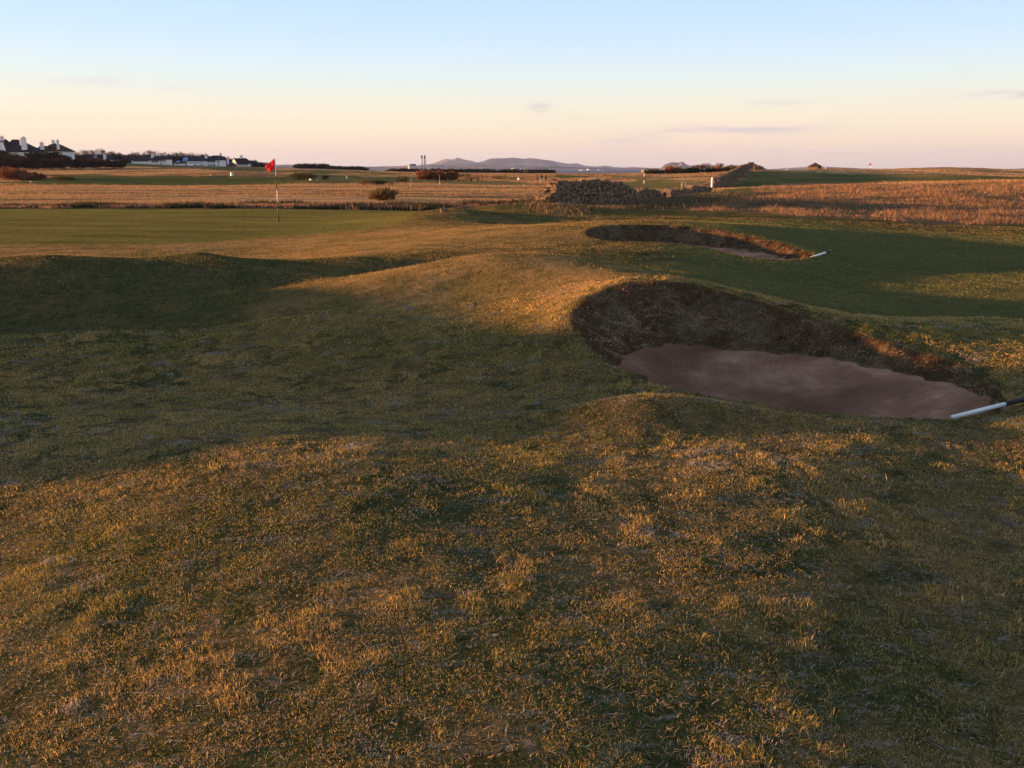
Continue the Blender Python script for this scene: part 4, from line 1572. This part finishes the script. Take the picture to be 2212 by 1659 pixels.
# ------------------------------------------------------------------ houses
class House:
    def __init__(self, name, label, Y, px0, px1, base_py, cat='house', group='white houses on the left skyline'):
        self.Y = Y
        cx = P((px0 + px1) / 2, 400, Y).x
        g = gz(cx, Y)
        self.o = Vector((cx, Y, g))
        self.t = thing(name, self.o, label, cat, group)

    def X(self, px):
        return P(px, 400, self.Y).x - self.o.x

    def Z(self, py):
        return P(1106, py, self.Y).z - self.o.z

    def wall(self, px0, px1, top, depth=9, y0=0, mat='harl', bottom=None, name='wall'):
        mb = MB()
        mb.box(self.X(px0), self.X(px1), y0, y0 + depth, -3 if bottom is None else self.Z(bottom), self.Z(top))
        return mb.build(name, M[mat], self.t)

    def roof(self, px0, px1, eave, r0, r1, ridge, depth=9, y0=0, mat='slate', over=.6):
        mb = MB()
        mb.hip(self.X(px0), self.X(px1), y0 - over, y0 + depth + over, self.Z(eave), self.X(r0), self.X(r1), self.Z(ridge))
        return mb.build('roof', M[mat], self.t)

    def chimney(self, px0, px1, top, bottom, y0=-.3, d=1.6, flare=0, pots=2):
        mb = MB()
        x0, x1, z0, z1 = self.X(px0), self.X(px1), self.Z(bottom), self.Z(top)
        k = len(mb.v)
        w_ = (x1 - x0)
        x0, x1 = x0 + w_ * .10, x1 - w_ * .10
        w_ = (x1 - x0)
        f = flare or .12
        for z, e in ((z0, f * w_), (z1, 0)):
            mb.v += [(x0 - e, y0 - e, z), (x1 + e, y0 - e, z), (x1 + e, y0 + d, z), (x0 - e, y0 + d, z)]
        for ff in ((0, 3, 2, 1), (4, 5, 6, 7), (0, 1, 5, 4), (1, 2, 6, 5), (2, 3, 7, 6), (3, 0, 4, 7)):
            mb.f.append(tuple(k + i for i in ff))
            mb.m.append(0)
        ch = mb.build('chimney', M['harl'], self.t)
        mb = MB()
        mb.box(x0 - .25, x1 + .25, y0 - .25, y0 + d + .25, z1 + .002, z1 + .3)
        mb.build('chimney_cap', M['harl'], ch)
        for i in range(pots):
            mb = MB()
            xx = x0 + w_ * (i + .5) / pots
            mb.tube([(xx, y0 + d / 2, z1 + .3), (xx, y0 + d / 2, z1 + .85)], [.22, .16], 8)
            mb.build('chimney_pot', M['pot'], ch)

    def window(self, px0, px1, top, bottom, y0=0, n=1):
        w_ = (px1 - px0) / n
        for i in range(n):
            a, b = self.X(px0 + w_ * i + w_ * .12), self.X(px0 + w_ * (i + 1) - w_ * .12)
            z0, z1 = self.Z(bottom), self.Z(top)
            mb = MB()
            mb.box(a - .12, b + .12, y0 - .06, y0 + .02, z0 - .12, z1 + .12)
            fr = mb.build('window', M['white'], self.t)
            mb = MB()
            nx_ = max(1, round((b - a) / 1.0))
            for q in range(nx_):
                mb.box(a + (b - a) * q / nx_ + .05, a + (b - a) * (q + 1) / nx_ - .05, y0 - .075, y0 - .04, z0, z1)
            mb.build('pane', M['glass'], fr)


h = House('slate_house', 'big white house with steep dark slate roof and tall tapering chimneys at left edge', 430, -15, 80, 345)
h.wall(8, 77, 327, 11)
h.wall(-25, 12, 326, 10, -1.5)
h.roof(11, 82, 327.3, 25, 40, 300.5, 11)
h.roof(-27, 15, 326.3, -20, 5, 304, 10, -1.5)
h.roof(-22, 12, 316, -12, 3, 299, 8, 5)
h.chimney(60.5, 66.5, 298.5, 324, -.9, 1.9, .35)
h.chimney(49, 52.5, 303, 313.5, 2, 1.2, .2, 1)
h.chimney(13.5, 21, 309, 329, -2.5, 2.0, .8)
h.chimney(1, 7, 296, 303, 4.5, 1.6)
h.window(59, 68, 329.5, 333.5, 0, 2)
h.window(36, 48, 330, 334, 0, 3)
h = House('brown_roofed_house', 'white house with brown tiled roof and three chimneys behind dark bushes', 440, 80, 147, 345)
h.wall(93, 144.5, 325.5, 11)
h.wall(83, 93.2, 325, 9, 1)
h.wall(121, 139, 329, 5, -4.5)
h.roof(98, 147, 325.7, 106, 128, 311, 11, 0, 'tile')
h.roof(81.5, 100, 325, 84, 99, 314.5, 9, 1, 'tile')
h.roof(108, 124, 318, 115.5, 116, 307.5, 7, 2, 'tile')
h.roof(119.5, 140.5, 330.3, 122, 138, 328.2, 5, -4.5, 'tile')
h.chimney(98.5, 104, 310, 323.5, -.9, 1.6)
h.chimney(112, 116.5, 304.5, 311, 4.5, 1.5)
h.chimney(134.5, 137.5, 305, 323, -.9, 1.4, .3)
h.window(104, 118, 327.5, 331, 0, 4)
h.window(139.5, 143.5, 332, 337, 0, 1)
h.window(124, 136, 332, 337, -4.5, 3)
h = House('low_slate_house', 'low white house with dark roof and one glowing chimney among the trees', 505, 188, 243, 347)
h.wall(192, 240, 344.6, 9)
h.roof(189, 242, 344.6, 202, 229, 333, 9)
h.chimney(206.5, 210.5, 326, 334, 3.5, 1.4)
h.chimney(231.5, 235, 334.5, 346, -.9, 1.4, .3)
h.window(211.5, 216, 337, 340.5, -.8, 1)
h = House('garden_shed', 'tiny white gable peeping out of dark scrub right of the low house', 510, 256, 266, 348, 'shed', None)
mb = MB()
a_, b_ = h.X(258), h.X(265)
zt, zb = h.Z(344.5), h.Z(349)
mb.v += [(a_, 0, zb - 2), (b_, 0, zb - 2), (b_, 0, zb), ((a_ + b_) / 2, 0, zt), (a_, 0, zb), (a_, 4, zb - 2), (b_, 4, zb - 2), (b_, 4, zb), ((a_ + b_) / 2, 4, zt), (a_, 4, zb)]
for f in ((0, 1, 2, 3, 4), (9, 8, 7, 6, 5), (0, 5, 6, 1), (1, 6, 7, 2), (0, 4, 9, 5)):
    mb.f.append(f)
    mb.m.append(0)
mb.build('wall', M['harl'], h.t)
mb = MB()
mb.quad((a_ - .3, -.2, zb - .2), ((a_ + b_) / 2, -.2, zt + .1), ((a_ + b_) / 2, 4.2, zt + .1), (a_ - .3, 4.2, zb - .2))
mb.quad((b_ + .3, -.2, zb - .2), (b_ + .3, 4.2, zb - .2), ((a_ + b_) / 2, 4.2, zt + .1), ((a_ + b_) / 2, -.2, zt + .1))
mb.build('roof', M['slate'], h.t)
h = House('long_low_house', 'long low white house with dark roofs and a square tower at its right', 500, 287, 367, 352)
h.wall(289, 331, 346, 9)
h.wall(331.2, 353, 345.7, 10, -2)
h.wall(354, 366, 343.6, 8, -1)
h.roof(287.5, 332, 346.1, 296, 327, 337, 9)
h.roof(330, 354.5, 345.8, 337, 349, 337, 10, -2)
h.roof(353, 367, 343.8, 359.5, 360.5, 335, 8, -1)
h.chimney(328.8, 334.2, 332.5, 342, 2, 1.8)
h.chimney(355.5, 359, 331, 338, 3, 1.5)
h.window(293, 325, 347, 349.3, 0, 7)
h.window(335, 350, 347, 351, -2, 5)
h.window(356, 364, 345.5, 349, -1, 3)
h = House('outbuilding', 'small white outbuilding with roof coloured in reflected sky blue left of the large house', 495, 378, 401, 357, 'outbuilding', None)
h.wall(384, 400, 352, 6)
h.roof(383, 400.5, 352, 388, 397, 348.8, 6, 0, 'slate')
h.wall(379.5, 384, 354, 5, .5)
h.roof(378.5, 390, 354.2, 384, 389, 347, 5, .5, 'skyblue')
h = House('large_white_house', 'large two storey white house with dark hipped roofs and long window bands', 500, 398, 484, 360)
h.wall(400.5, 470.5, 347.2, 11)
h.wall(412, 450, 349.5, 3, -2.6)
h.wall(470.8, 482, 345, 9, -1)
h.roof(399, 472, 347.2, 410, 464, 337.5, 11)
h.roof(450, 475, 341, 453, 472, 335.2, 8, 5)
h.roof(469.5, 483, 345.2, 475.5, 476.5, 339, 9, -1)
h.roof(399.2, 410, 347.0, 401, 409.5, 340, 3.5, -.8, 'skyblue', .1)
h.chimney(444.5, 448.5, 334.5, 342, 2, 1.6)
h.chimney(469.3, 472.2, 333, 337, 8, 1.5)
h.window(404, 411, 349, 352, 0, 2)
h.window(452, 469, 348.4, 351, 0, 4)
h.window(424.5, 433.5, 355.5, 359.5, -2.6, 2)
h.window(415, 448, 350.6, 352.6, -2.6, 7)
h.window(436, 448, 355.2, 358.6, -2.6, 4)
h.window(453, 469, 354.8, 358.6, 0, 5)
h.window(474, 479, 347.5, 351.5, -1, 2)
h.window(474, 479, 355, 358.5, -1, 2)
h = House('gabled_house', 'small white house whose left gable glows in the sun, right of the large house', 538, 494, 541, 359)
h.wall(496, 541, 353, 8)
h.roof(508, 542, 352.9, 514, 531, 341.2, 8)
h.chimney(494.8, 498.8, 341, 359, -1, 1.5)
h.chimney(519, 523.5, 337.5, 342.5, 3.3, 1.5)
mb = MB()
a_, m__, b_ = h.X(503.5), h.X(512.5), h.X(522)
zb, zt = h.Z(354), h.Z(342)
mb.v += [(a_, -2.0, -3), (b_, -6.0, -3), (b_, -6.0, zb), (m__, -4.0, zt), (a_, -2.0, zb), (a_, 3, -3), (b_, 3, -3), (b_, 3, zb), (m__, 3, zt), (a_, 3, zb)]
for f in ((0, 1, 2, 3, 4), (9, 8, 7, 6, 5), (1, 6, 7, 2), (0, 4, 9, 5)):
    mb.f.append(f)
    mb.m.append(0)
mb.build('gable', M['harl'], h.t)
mb = MB()
mb.quad((a_ - .4, -2.3, zb - .4), (m__, -4.3, zt + .12), (m__, 3.2, zt + .12), (a_ - .4, 3.2, zb - .4))
mb.quad((b_ + .4, -6.4, zb - .4), (b_ + .4, 3.2, zb - .4), (m__, 3.2, zt + .12), (m__, -4.3, zt + .12))
mb.build('gable_roof', M['slate'], h.t)
h.roof(498, 522.5, 359.7, 511.5, 512.5, 351.5, 6, -9.5, 'tile')
h.window(525, 539, 354, 357, 0, 5)


# ------------------------------------------------------------------ golf hut
def hut():
    Y = 335
    p = P(1760, 368.5, Y)
    p.z = gz(p.x, Y)
    t = thing('shelter_hut', p, 'square wooden course shelter with pyramid roof and a dark open doorway', 'hut', rz=R(-38))
    W = 26 * mpx(Y) / 1.38 / 2
    ht = 9 * mpx(Y)
    mb = MB()
    th = .15
    mb.box(-W, -W + th, -W, W, -.3, ht)
    mb.box(-W + th, W, W - th, W, -.3, ht)
    mb.box(-W + th, W, -W, -W + th, -.3, ht)
    mb.box(W - th, W, -W + th, -W * .45, -.3, ht)
    mb.box(W - th, W, W * .6, W - th, -.3, ht)
    mb.box(W - th, W, -W * .45, W * .6, ht * .86, ht)
    mb.build('wall', M['wood'], t)
    mb = MB()
    O = W * 1.28
    k = 0
    zr = P(1760, 351, Y).z - p.z
    mb.v += [(-O, -O, ht - .15), (O, -O, ht - .15), (O, O, ht - .15), (-O, O, ht - .15), (0, 0, zr), (-O, -O, ht - .3), (O, -O, ht - .3), (O, O, ht - .3), (-O, O, ht - .3)]
    for f in ((0, 1, 4), (1, 2, 4), (2, 3, 4), (3, 0, 4), (5, 6, 1, 0), (6, 7, 2, 1), (7, 8, 3, 2), (8, 5, 0, 3), (8, 7, 6, 5)):
        mb.f.append(f)
        mb.m.append(0)
    mb.build('roof', M['tile'], t)
    mb = MB()
    mb.box(-W + .3, W * .3, -W * .6, W * .6, .4, .5)
    mb.box(-W + .3, W * .3, -W * .55, -W * .45, -.2, .4)
    mb.box(-W + .3, W * .3, W * .45, W * .55, -.2, .4)
    mb.build('bench', M['wood'], t)


hut()


# ------------------------------------------------------------------ small things on the links
def small_flag(px, base_py, Y, H, label, side=1, colr=(.8, .25, .12)):
    x = P(px, base_py, Y).x
    t = thing('flagstick', (x, Y, gz(x, Y)), label, 'flagstick')
    mb = MB()
    for i in range(4):
        mb.tube([(0, 0, H * i / 4), (0, 0, H * (i + 1) / 4)], .05, 8, i % 2)
    mb.build('pole', [M['white'], M['black']], t)
    mb = MB()
    n_ = 6
    for i in range(n_ + 1):
        for j in (0, 1):
            mb.v.append((-.05 * side - side * .5 * i / n_, .06 * math.sin(i * 1.4), H - j * .42 - .1 * i / n_))
    for i in range(n_):
        mb.f.append((i * 2, i * 2 + 1, i * 2 + 3, i * 2 + 2))
        mb.m.append(0)
    o = mb.build('flag', M['red'], t)
    ca = o.data.color_attributes.new('Col', 'FLOAT_COLOR', 'POINT')
    ca.data.foreach_set('color', np.tile(tuple(colr) + (1,), (len(o.data.vertices), 1)).ravel())


small_flag(1391, 397, 150, 2.3, 'distant flagstick with pale flag above the ruined wall', 1, (.75, .55, .42))
small_flag(1880, 373, 240, 2.4, 'distant flagstick with red flag right of the shelter hut', 1, (.75, .15, .08))


M['pale'] = mat_plain('pale_post', (.38, .34, .28), .8, .1, .1)


def post(px, Y, H, rad, label, name='marker_post', cat='post', group=None, mat='white', ball=0):
    x = P(px, 400, Y).x
    t = thing(name, (x, Y, gz(x, Y)), label, cat, group)
    mb = MB()
    mb.tube([(0, 0, -.1), (0, 0, H), (0, 0, H + rad)], [rad, rad, rad * .3], 10)
    mb.build('shaft', M[mat], t, False)
    if ball:
        mb = MB()
        mb.tube([(0, 0, .02), (0, 0, .12), (0, 0, .3), (0, 0, .38)], [ball * .4, ball * .8, ball * .7, ball * .2], 10)
        mb.build('foot', M[mat], t, True)
    return t


post(1538, 108, 1.2, .12, 'stout white marker post beside the near end of the climbing wall')
post(888, 112, .95, .03, 'thin pole with a white foot, right of the near gorse bush', mat='pale', ball=.12, group='thin poles on the links')
post(950, 128, 1.25, .03, 'thin pole with a bright white foot below the red hedge', mat='pale', ball=.13, group='thin poles on the links')
post(1042, 150, 1.4, .05, 'thin brown pole right of the wooden benches', mat='wood', group='thin poles on the links')
post(1333, 250, 1.1, .1, 'tiny dark post on the fairway above the left part of the ruined wall', mat='black')

# rope barrier
pA = hit(1491, 399)
YB = 118.0
xa, xb = P(1491, 400, YB).x, P(1536, 400, YB).x
t = thing('rope_barrier', (xa, YB, gz(xa, YB)), 'low rope barrier sagging between two dark stakes by the wall end', 'barrier')
mb = MB()
mb.tube([(0, 0, -.2), (0, 0, 1.0)], .05, 8)
mb.build('stake', M['wood'], t)
mb = MB()
gb = gz(xb, YB) - gz(xa, YB)
mb.tube([(xb - xa, 0, gb - .2), (xb - xa, 0, gb + 1.1)], .05, 8)
mb.build('stake', M['wood'], t)
mb = MB()
pts = []
for i in range(13):
    q = i / 12
    pts.append(((xb - xa) * q, 0, (.98 + (gb + .1) * q) - 4 * .38 * q * (1 - q)))
mb.tube(pts, .028, 6)
mb.build('rope', M['rope'], t)


def hoop(px, Y, W, H, label):
    x = P(px, 400, Y).x
    t = thing('tee_hoop', (x, Y, gz(x, Y)), label, 'hoop')
    mb = MB()
    pts = [(-W / 2, 0, -.1)]
    for i in range(13):
        an = math.pi * (1 - i / 12)
        pts.append((math.cos(an) * W / 2, 0, H - W / 2 + math.sin(an) * W / 2))
    pts.append((W / 2, 0, -.1))
    mb.tube(pts, .04, 8)
    mb.build('arch', M['rope'], t, True)
    mb = MB()
    mb.tube([(-W / 2, 0, H * .45), (W / 2, 0, H * .45)], .035, 8)
    mb.build('crossbar', M['rope'], t, True)


hoop(1477, 125, .62, .8, 'white arched hoop on the fairway left of the rope barrier')
hoop(1171, 150, .5, .5, 'tiny white hoop on the fairway left of the ruined wall')


def bench(px, Y, label, s=1.0, rz=0):
    x = P(px, 400, Y).x
    t = thing('wooden_bench', (x, Y, gz(x, Y)), label, 'bench', 'wooden benches on the links', rz)
    mb = MB()
    mb.box(-.9 * s, .9 * s, -.22, .22, .42 * s, .52 * s)
    mb.build('seat', M['wood'], t)
    mb = MB()
    mb.box(-.9 * s, .9 * s, .24, .30, .6 * s, .95 * s)
    mb.build('backrest', M['wood'], t)
    for sx in (-1, 1):
        mb = MB()
        mb.box(sx * .75 * s - .1, sx * .75 * s + .1, -.2, .23, -.1, .418 * s)
        mb.box(sx * .75 * s - .08, sx * .75 * s + .08, .232, .30, -.1, .598 * s)
        mb.build('leg', M['wood'], t)


for px, lb in ((968, 'small bench left of the three benches in a row'), (997, 'leftmost of the three wooden benches in a row'), (1010, 'middle one of the three wooden benches in a row'), (1024, 'rightmost of the three wooden benches in a row')):
    bench(px, 165, lb, .9 if px > 980 else .5, random.uniform(-.5, .5))
for px, lb in ((1160, 'left dark stump of the group above the wall end'), (1170, 'middle dark stump of the group above the wall end'), (1179, 'right dark stump of the group above the wall end')):
    post(px, 175, .8, .2, lb, 'wooden_stump', 'stump', 'stumps above the wall end', 'wood')


def box_marker(px, Y, w_, h_, label, legs=True):
    x = P(px, 400, Y).x
    t = thing('tee_box', (x, Y, gz(x, Y)), label, 'tee box')
    mb = MB()
    mb.box(-w_ / 2, w_ / 2, -w_ / 2, w_ / 2, .1, h_, 0, 0, R(35))
    mb.build('bin', M['white'], t)
    mb = MB()
    mb.box(-w_ * .55, w_ * .55, -w_ * .55, w_ * .55, h_ + .002, h_ + .08, 0, 0, R(35))
    mb.build('lid', M['wood'], t)
    mb = MB()
    mb.tube([(0, 0, -.2), (0, 0, .1)], .08, 8)
    mb.build('stand', M['wood'], t)


box_marker(502.5, 195, .5, .85, 'white square tee bin on the fairway below the gabled house')
box_marker(457, 195, .3, .35, 'tiny white tee marker left of the square tee bin')
box_marker(672, 147, .35, .3, 'white tee marker at the foot of the orange tinged gorse')
box_marker(685, 147, .25, .18, 'smallest white tee marker right of the gorse foot')
box_marker(1121, 190, .4, .4, 'white tee marker in front of the low green scrub')
box_marker(69, 140, .3, .2, 'tiny white tee marker below the rust shrubs')


# golf trolley-like upright sign with pale board and brown post
def tee_sign(px, Y, label):
    x = P(px, 400, Y).x
    t = thing('tee_sign', (x, Y, gz(x, Y)), label, 'sign')
    mb = MB()
    mb.box(.05, .30, -.05, .05, .25, .85)
    mb.build('board', M['white'], t)
    mb = MB()
    mb.tube([(.22, 0, -.1), (.22, 0, 1.45)], .05, 8)
    mb.build('pole', M['wood'], t)
    mb = MB()
    mb.box(-.75, -.2, -.15, .15, .0, .45)
    mb.build('foot_box', M['pot'], t)


tee_sign(747, 150, 'pale upright tee sign with brown box beside it on the fairway')

# ------------------------------------------------------------------ firth, hills, far works
M['water'], n_, b_w = newmat('sea_water', .85, .08)
b_w.inputs['Base Color'].default_value = (.09, .10, .14, 1)
bpn = n_.n('ShaderNodeBump')
bpn.inputs['Distance'].default_value = 1.0
bpn.inputs['Strength'].default_value = .6
geo_ = n_.n('ShaderNodeNewGeometry')
n_.l(n_.noise(geo_.outputs['Position'], .15, 5, .6), bpn.inputs['Height'])
n_.l(bpn.outputs[0], b_w.inputs['Normal'])
mb = MB()
mb.quad((-8500, 1250, -8), (8500, 1250, -8), (8500, 14900, -8), (-8500, 14900, -8))
tag(mb.build('water', M['water']), kind='structure')


def mat_hill():
    m, n, b = newmat('moorland_hill', 1, 0)
    geo = n.n('ShaderNodeNewGeometry')
    a = n.noise(geo.outputs['Position'], .0016, 6, .6)
    c = n.ramp(a, [(.38, (.05, .055, .06)), (.5, (.11, .09, .085)), (.60, (.26, .18, .15))])  # pinkish and dark patches suggest sunlit and shaded hill faces
    n.l(c, b.inputs['Base Color'])
    return m


M['hill'] = mat_hill()


def hill_range(name, prof, Y, depth, seed, relief=.18, zb=-10, nrow=46, ncol=420, scale=900.0):
    prof = sorted(prof)
    pxs = np.array([p[0] for p in prof], float)
    pys = np.array([p[1] for p in prof], float)
    px = np.linspace(pxs[0], pxs[-1], ncol)
    py = np.interp(px, pxs, pys)
    py = py + fbm(px * .11, px * 0 + seed * .37, 3, seed) * .45
    ker = np.ones(5) / 5
    pyp = np.convolve(np.r_[[py[0]] * 2, py, [py[-1]] * 2], ker, 'valid')
    top = np.array([P(a, b, Y).z for a, b in zip(px, pyp)]) + 0
    xc = np.array([P(a, 370, Y).x for a in px])
    t = np.linspace(-1, 1, nrow)
    T, I = np.meshgrid(t, np.arange(ncol), indexing='ij')
    yy = Y + T * depth
    xx = xc[I] * (yy / Y)
    shape = np.cos(T * np.pi / 2) ** 1.1
    rl = fbm(xx / scale, yy / scale, 5, seed)
    zz = zb + (top[I] - zb) * np.clip(shape * (1 + relief * 1.6 * rl * (1 - np.exp(-(T / .35) ** 2)) * 2.2), 0, None)
    # keep the front lower than the sight line to the crest
    mx = EYE + (top[I] - EYE) * (yy / Y)
    zz = np.minimum(zz, mx)
    ii = np.arange(nrow * ncol).reshape(nrow, ncol)
    f = np.stack([ii[:-1, :-1], ii[:-1, 1:], ii[1:, 1:], ii[1:, :-1]], -1).reshape(-1, 4)
    o = mesh_np(name, np.c_[xx.ravel(), yy.ravel(), zz.ravel()], f, M['hill'], smooth=True)
    tag(o, kind='structure')
    return o


hill_range('hills', [(840, 366), (881, 359), (915, 356), (939, 352.5), (952, 347), (965, 343.3), (976, 344), (987, 340.2), (997, 342.5), (1007, 345.6), (1019, 347), (1030, 351), (1042, 348.7), (1057, 343), (1080, 341.8), (1092, 341.5), (1103, 340.2), (1118, 341.5),
                     (1134, 343.3), (1141, 341), (1157, 342.5), (1175, 345), (1194, 347.3), (1207, 350.8), (1229, 354), (1247, 352.6), (1261, 357.7), (1290, 359.7), (1310, 357.7), (1331, 361.4), (1352, 362), (1367, 360.8), (1400, 362.5), (1440, 364), (1500, 366)], 12500, 1900, 401, .3)
hill_range('hills', [(480, 372), (560, 357.5), (610, 355.8), (660, 356.5), (700, 358.3), (760, 359.5), (820, 360), (860, 358.6), (900, 357), (950, 356), (1010, 355.5), (1080, 357), (1150, 358), (1220, 360), (1300, 363), (1380, 364.5), (1480, 368)], 8500, 1200, 411, .25, scale=500)
hill_range('hills', [(1424, 369), (1428, 362), (1435.5, 356), (1443, 352.8), (1451, 350.8), (1458, 351), (1464, 351.6), (1468, 350.5), (1472, 349.4), (1476, 351), (1481, 355), (1487, 357.4), (1494, 357.6), (1501, 356.5), (1518, 357.4), (1537, 359), (1570, 361.5), (1600, 365), (1620, 369)], 7500, 600, 421, .25, scale=350)
hill_range('hills', [(1600, 367.5), (1660, 365), (1698, 363.4), (1730, 361), (1755, 360.2), (1780, 360.3), (1820, 362), (1872, 364.3), (1930, 364.6), (1985, 364.8), (2040, 365), (2084, 365.6), (2134, 367), (2160, 366), (2190, 364.3), (2212, 363.6), (2300, 362), (2420, 366)], 9500, 900, 431, .2, scale=500)


def far_box(px0, px1, top, Y, label, cat='building', name='far_building', mat='concrete', group='far buildings across the firth', extra=True):
    x0, x1 = P(px0, 370, Y).x, P(px1, 370, Y).x
    cx = (x0 + x1) / 2
    z1 = P(px0, top, Y).z
    t = thing(name, (cx, Y, -8), label, cat, group)
    mb = MB()
    W = x1 - x0
    mb.box(-W / 2, W / 2, 0, W * .6, 0, z1 + 8, 0, 0, R(20))
    mb.build('block', M[mat], t)
    if extra:
        mb = MB()
        mb.box(-W * .18, W * .2, W * .1, W * .4, z1 + 8.02, z1 + 8 + max(1.5, (z1 + 8) * .12), 0, 0, R(20))
        mb.build('roof_plant', M[mat], t)
    return t


# power station
Yp = 4200
x0, x1 = P(881.5, 370, Yp).x, P(900, 370, Yp).x
t = thing('power_station', ((x0 + x1) / 2, Yp, -8), 'pink lit block of the power station left of its twin chimneys', 'power station')
W = x1 - x0
zt = P(881, 358.5, Yp).z + 8
mb = MB()
mb.box(-W * .45, W * .45, -W * .2, W * .25, 0, zt, 0, 0, R(24))
mb.build('turbine_hall', M['concrete'], t)
mb = MB()
mb.box(-W * .26, W * .40, -W * .12, W * .2, zt + .05, zt + 9, 0, 0, R(24))
mb.build('roof_plant', M['tile'], t)
for px, lb in ((911.8, 'left one of the twin power station chimneys'), (918.2, 'right one of the twin power station chimneys')):
    x = P(px, 370, Yp).x
    t = thing('power_station_chimney', (x, Yp, -8), lb, 'chimney', 'twin power station chimneys')
    H = P(px, 335.5, Yp).z + 8
    mb = MB()
    mb.tube([(0, 0, 0), (0, 0, H - 14)], [4.6, 3.6], 20)
    mb.build('stack', M['concrete'], t, True)
    mb = MB()
    mb.tube([(0, 0, H - 13.98), (0, 0, H)], [3.75, 3.7], 20)
    mb.build('crown_band', M['slate'], t, True)
# pale tanks
M['tank'] = mat_plain('white_tank', (.85, .80, .74), .6, .3, .03)


def tank(px, w_, Y, label):
    x = P(px, 370, Y).x
    Wd = w_ * mpx(Y)
    t = thing('storage_tank', (x, Y, -8), label, 'tank', 'domed tanks across the firth')
    z0 = P(px, 374, Y).z + 8
    mb = MB()
    mb.tube([(0, 0, 0), (0, 0, max(z0, 2) + 5)], [Wd / 2, Wd / 2], 20)
    mb.build('shell', M['tank'], t, True)
    mb = MB()
    zz0 = max(z0, 2) + 5.02
    pts, rd = [], []
    Hd = P(px, 367.3, Y).z + 8 - zz0
    for i in range(8):
        a = i / 7 * math.pi / 2
        pts.append((0, 0, zz0 + math.sin(a) * Hd))
        rd.append(max(.1, math.cos(a) * Wd / 2))
    mb.tube(pts, rd, 20)
    mb.build('dome', M['tank'], t, True)


tank(1178.5, 6, 3600, 'left one of two bright domed tanks')
tank(1188, 6, 3600, 'right one of two bright domed tanks')
for i, (a, b_, tp, lb) in enumerate([(1105, 1113, 363.5, 'pale block left of the domed tanks, the widest of three'), (1123, 1126.5, 364.5, 'small pale block nearest left of the domed tanks, left one'), (1129, 1133, 364.5, 'small pale block nearest left of the domed tanks, right one'),
                                     (1252, 1263, 367.5, 'long low bright building above the ruined wall'), (1268, 1275, 365.5, 'tall stepped bright building between the low ones'), (1290, 1296, 366.5, 'bright block right of the stepped building'), (1299, 1306, 368, 'dim low building right of the bright block'),
                                     (1312, 1315.5, 370.5, 'lone small white building near the skyline flag'),
                                     (1698, 1704, 366.2, 'bright speck of a building left of the shelter hut'), (1740, 1744, 366.5, 'bright speck of a building just left of the shelter hut'), (1882, 1890, 366, 'small pink building right of the far red flag'),
                                     (2000, 2010, 365.8, 'left one of the bright buildings on the right skyline'), (2094, 2110, 366.3, 'wide bright building on the right skyline'), (1782.5, 1784, 361.5, 'slim pale tower right of the shelter hut')]):
    far_box(a, b_, tp, 4600, lb, mat='tank')


# ------------------------------------------------------------------ air between here and the hills
hz = bpy.data.materials.new('evening_haze')
hz.use_nodes = True
hz.node_tree.nodes.clear()
hn = NT(hz.node_tree)
pv = hn.n('ShaderNodeVolumePrincipled')
pv.inputs['Color'].default_value = (.46, .60, 1.0, 1)
pv.inputs['Density'].default_value = 3.3e-5
pv.inputs['Anisotropy'].default_value = .15
ho = hn.n('ShaderNodeOutputMaterial')
hn.l(pv.outputs[0], ho.inputs['Volume'])
mb = MB()
mb.box(-8600, 8600, -400, 15200, -16, 235)
hb = mb.build('haze', hz)
tag(hb, 'thin evening haze lying over the links and the firth', None, None, 'stuff')
scene.cycles.volume_bounces = 0
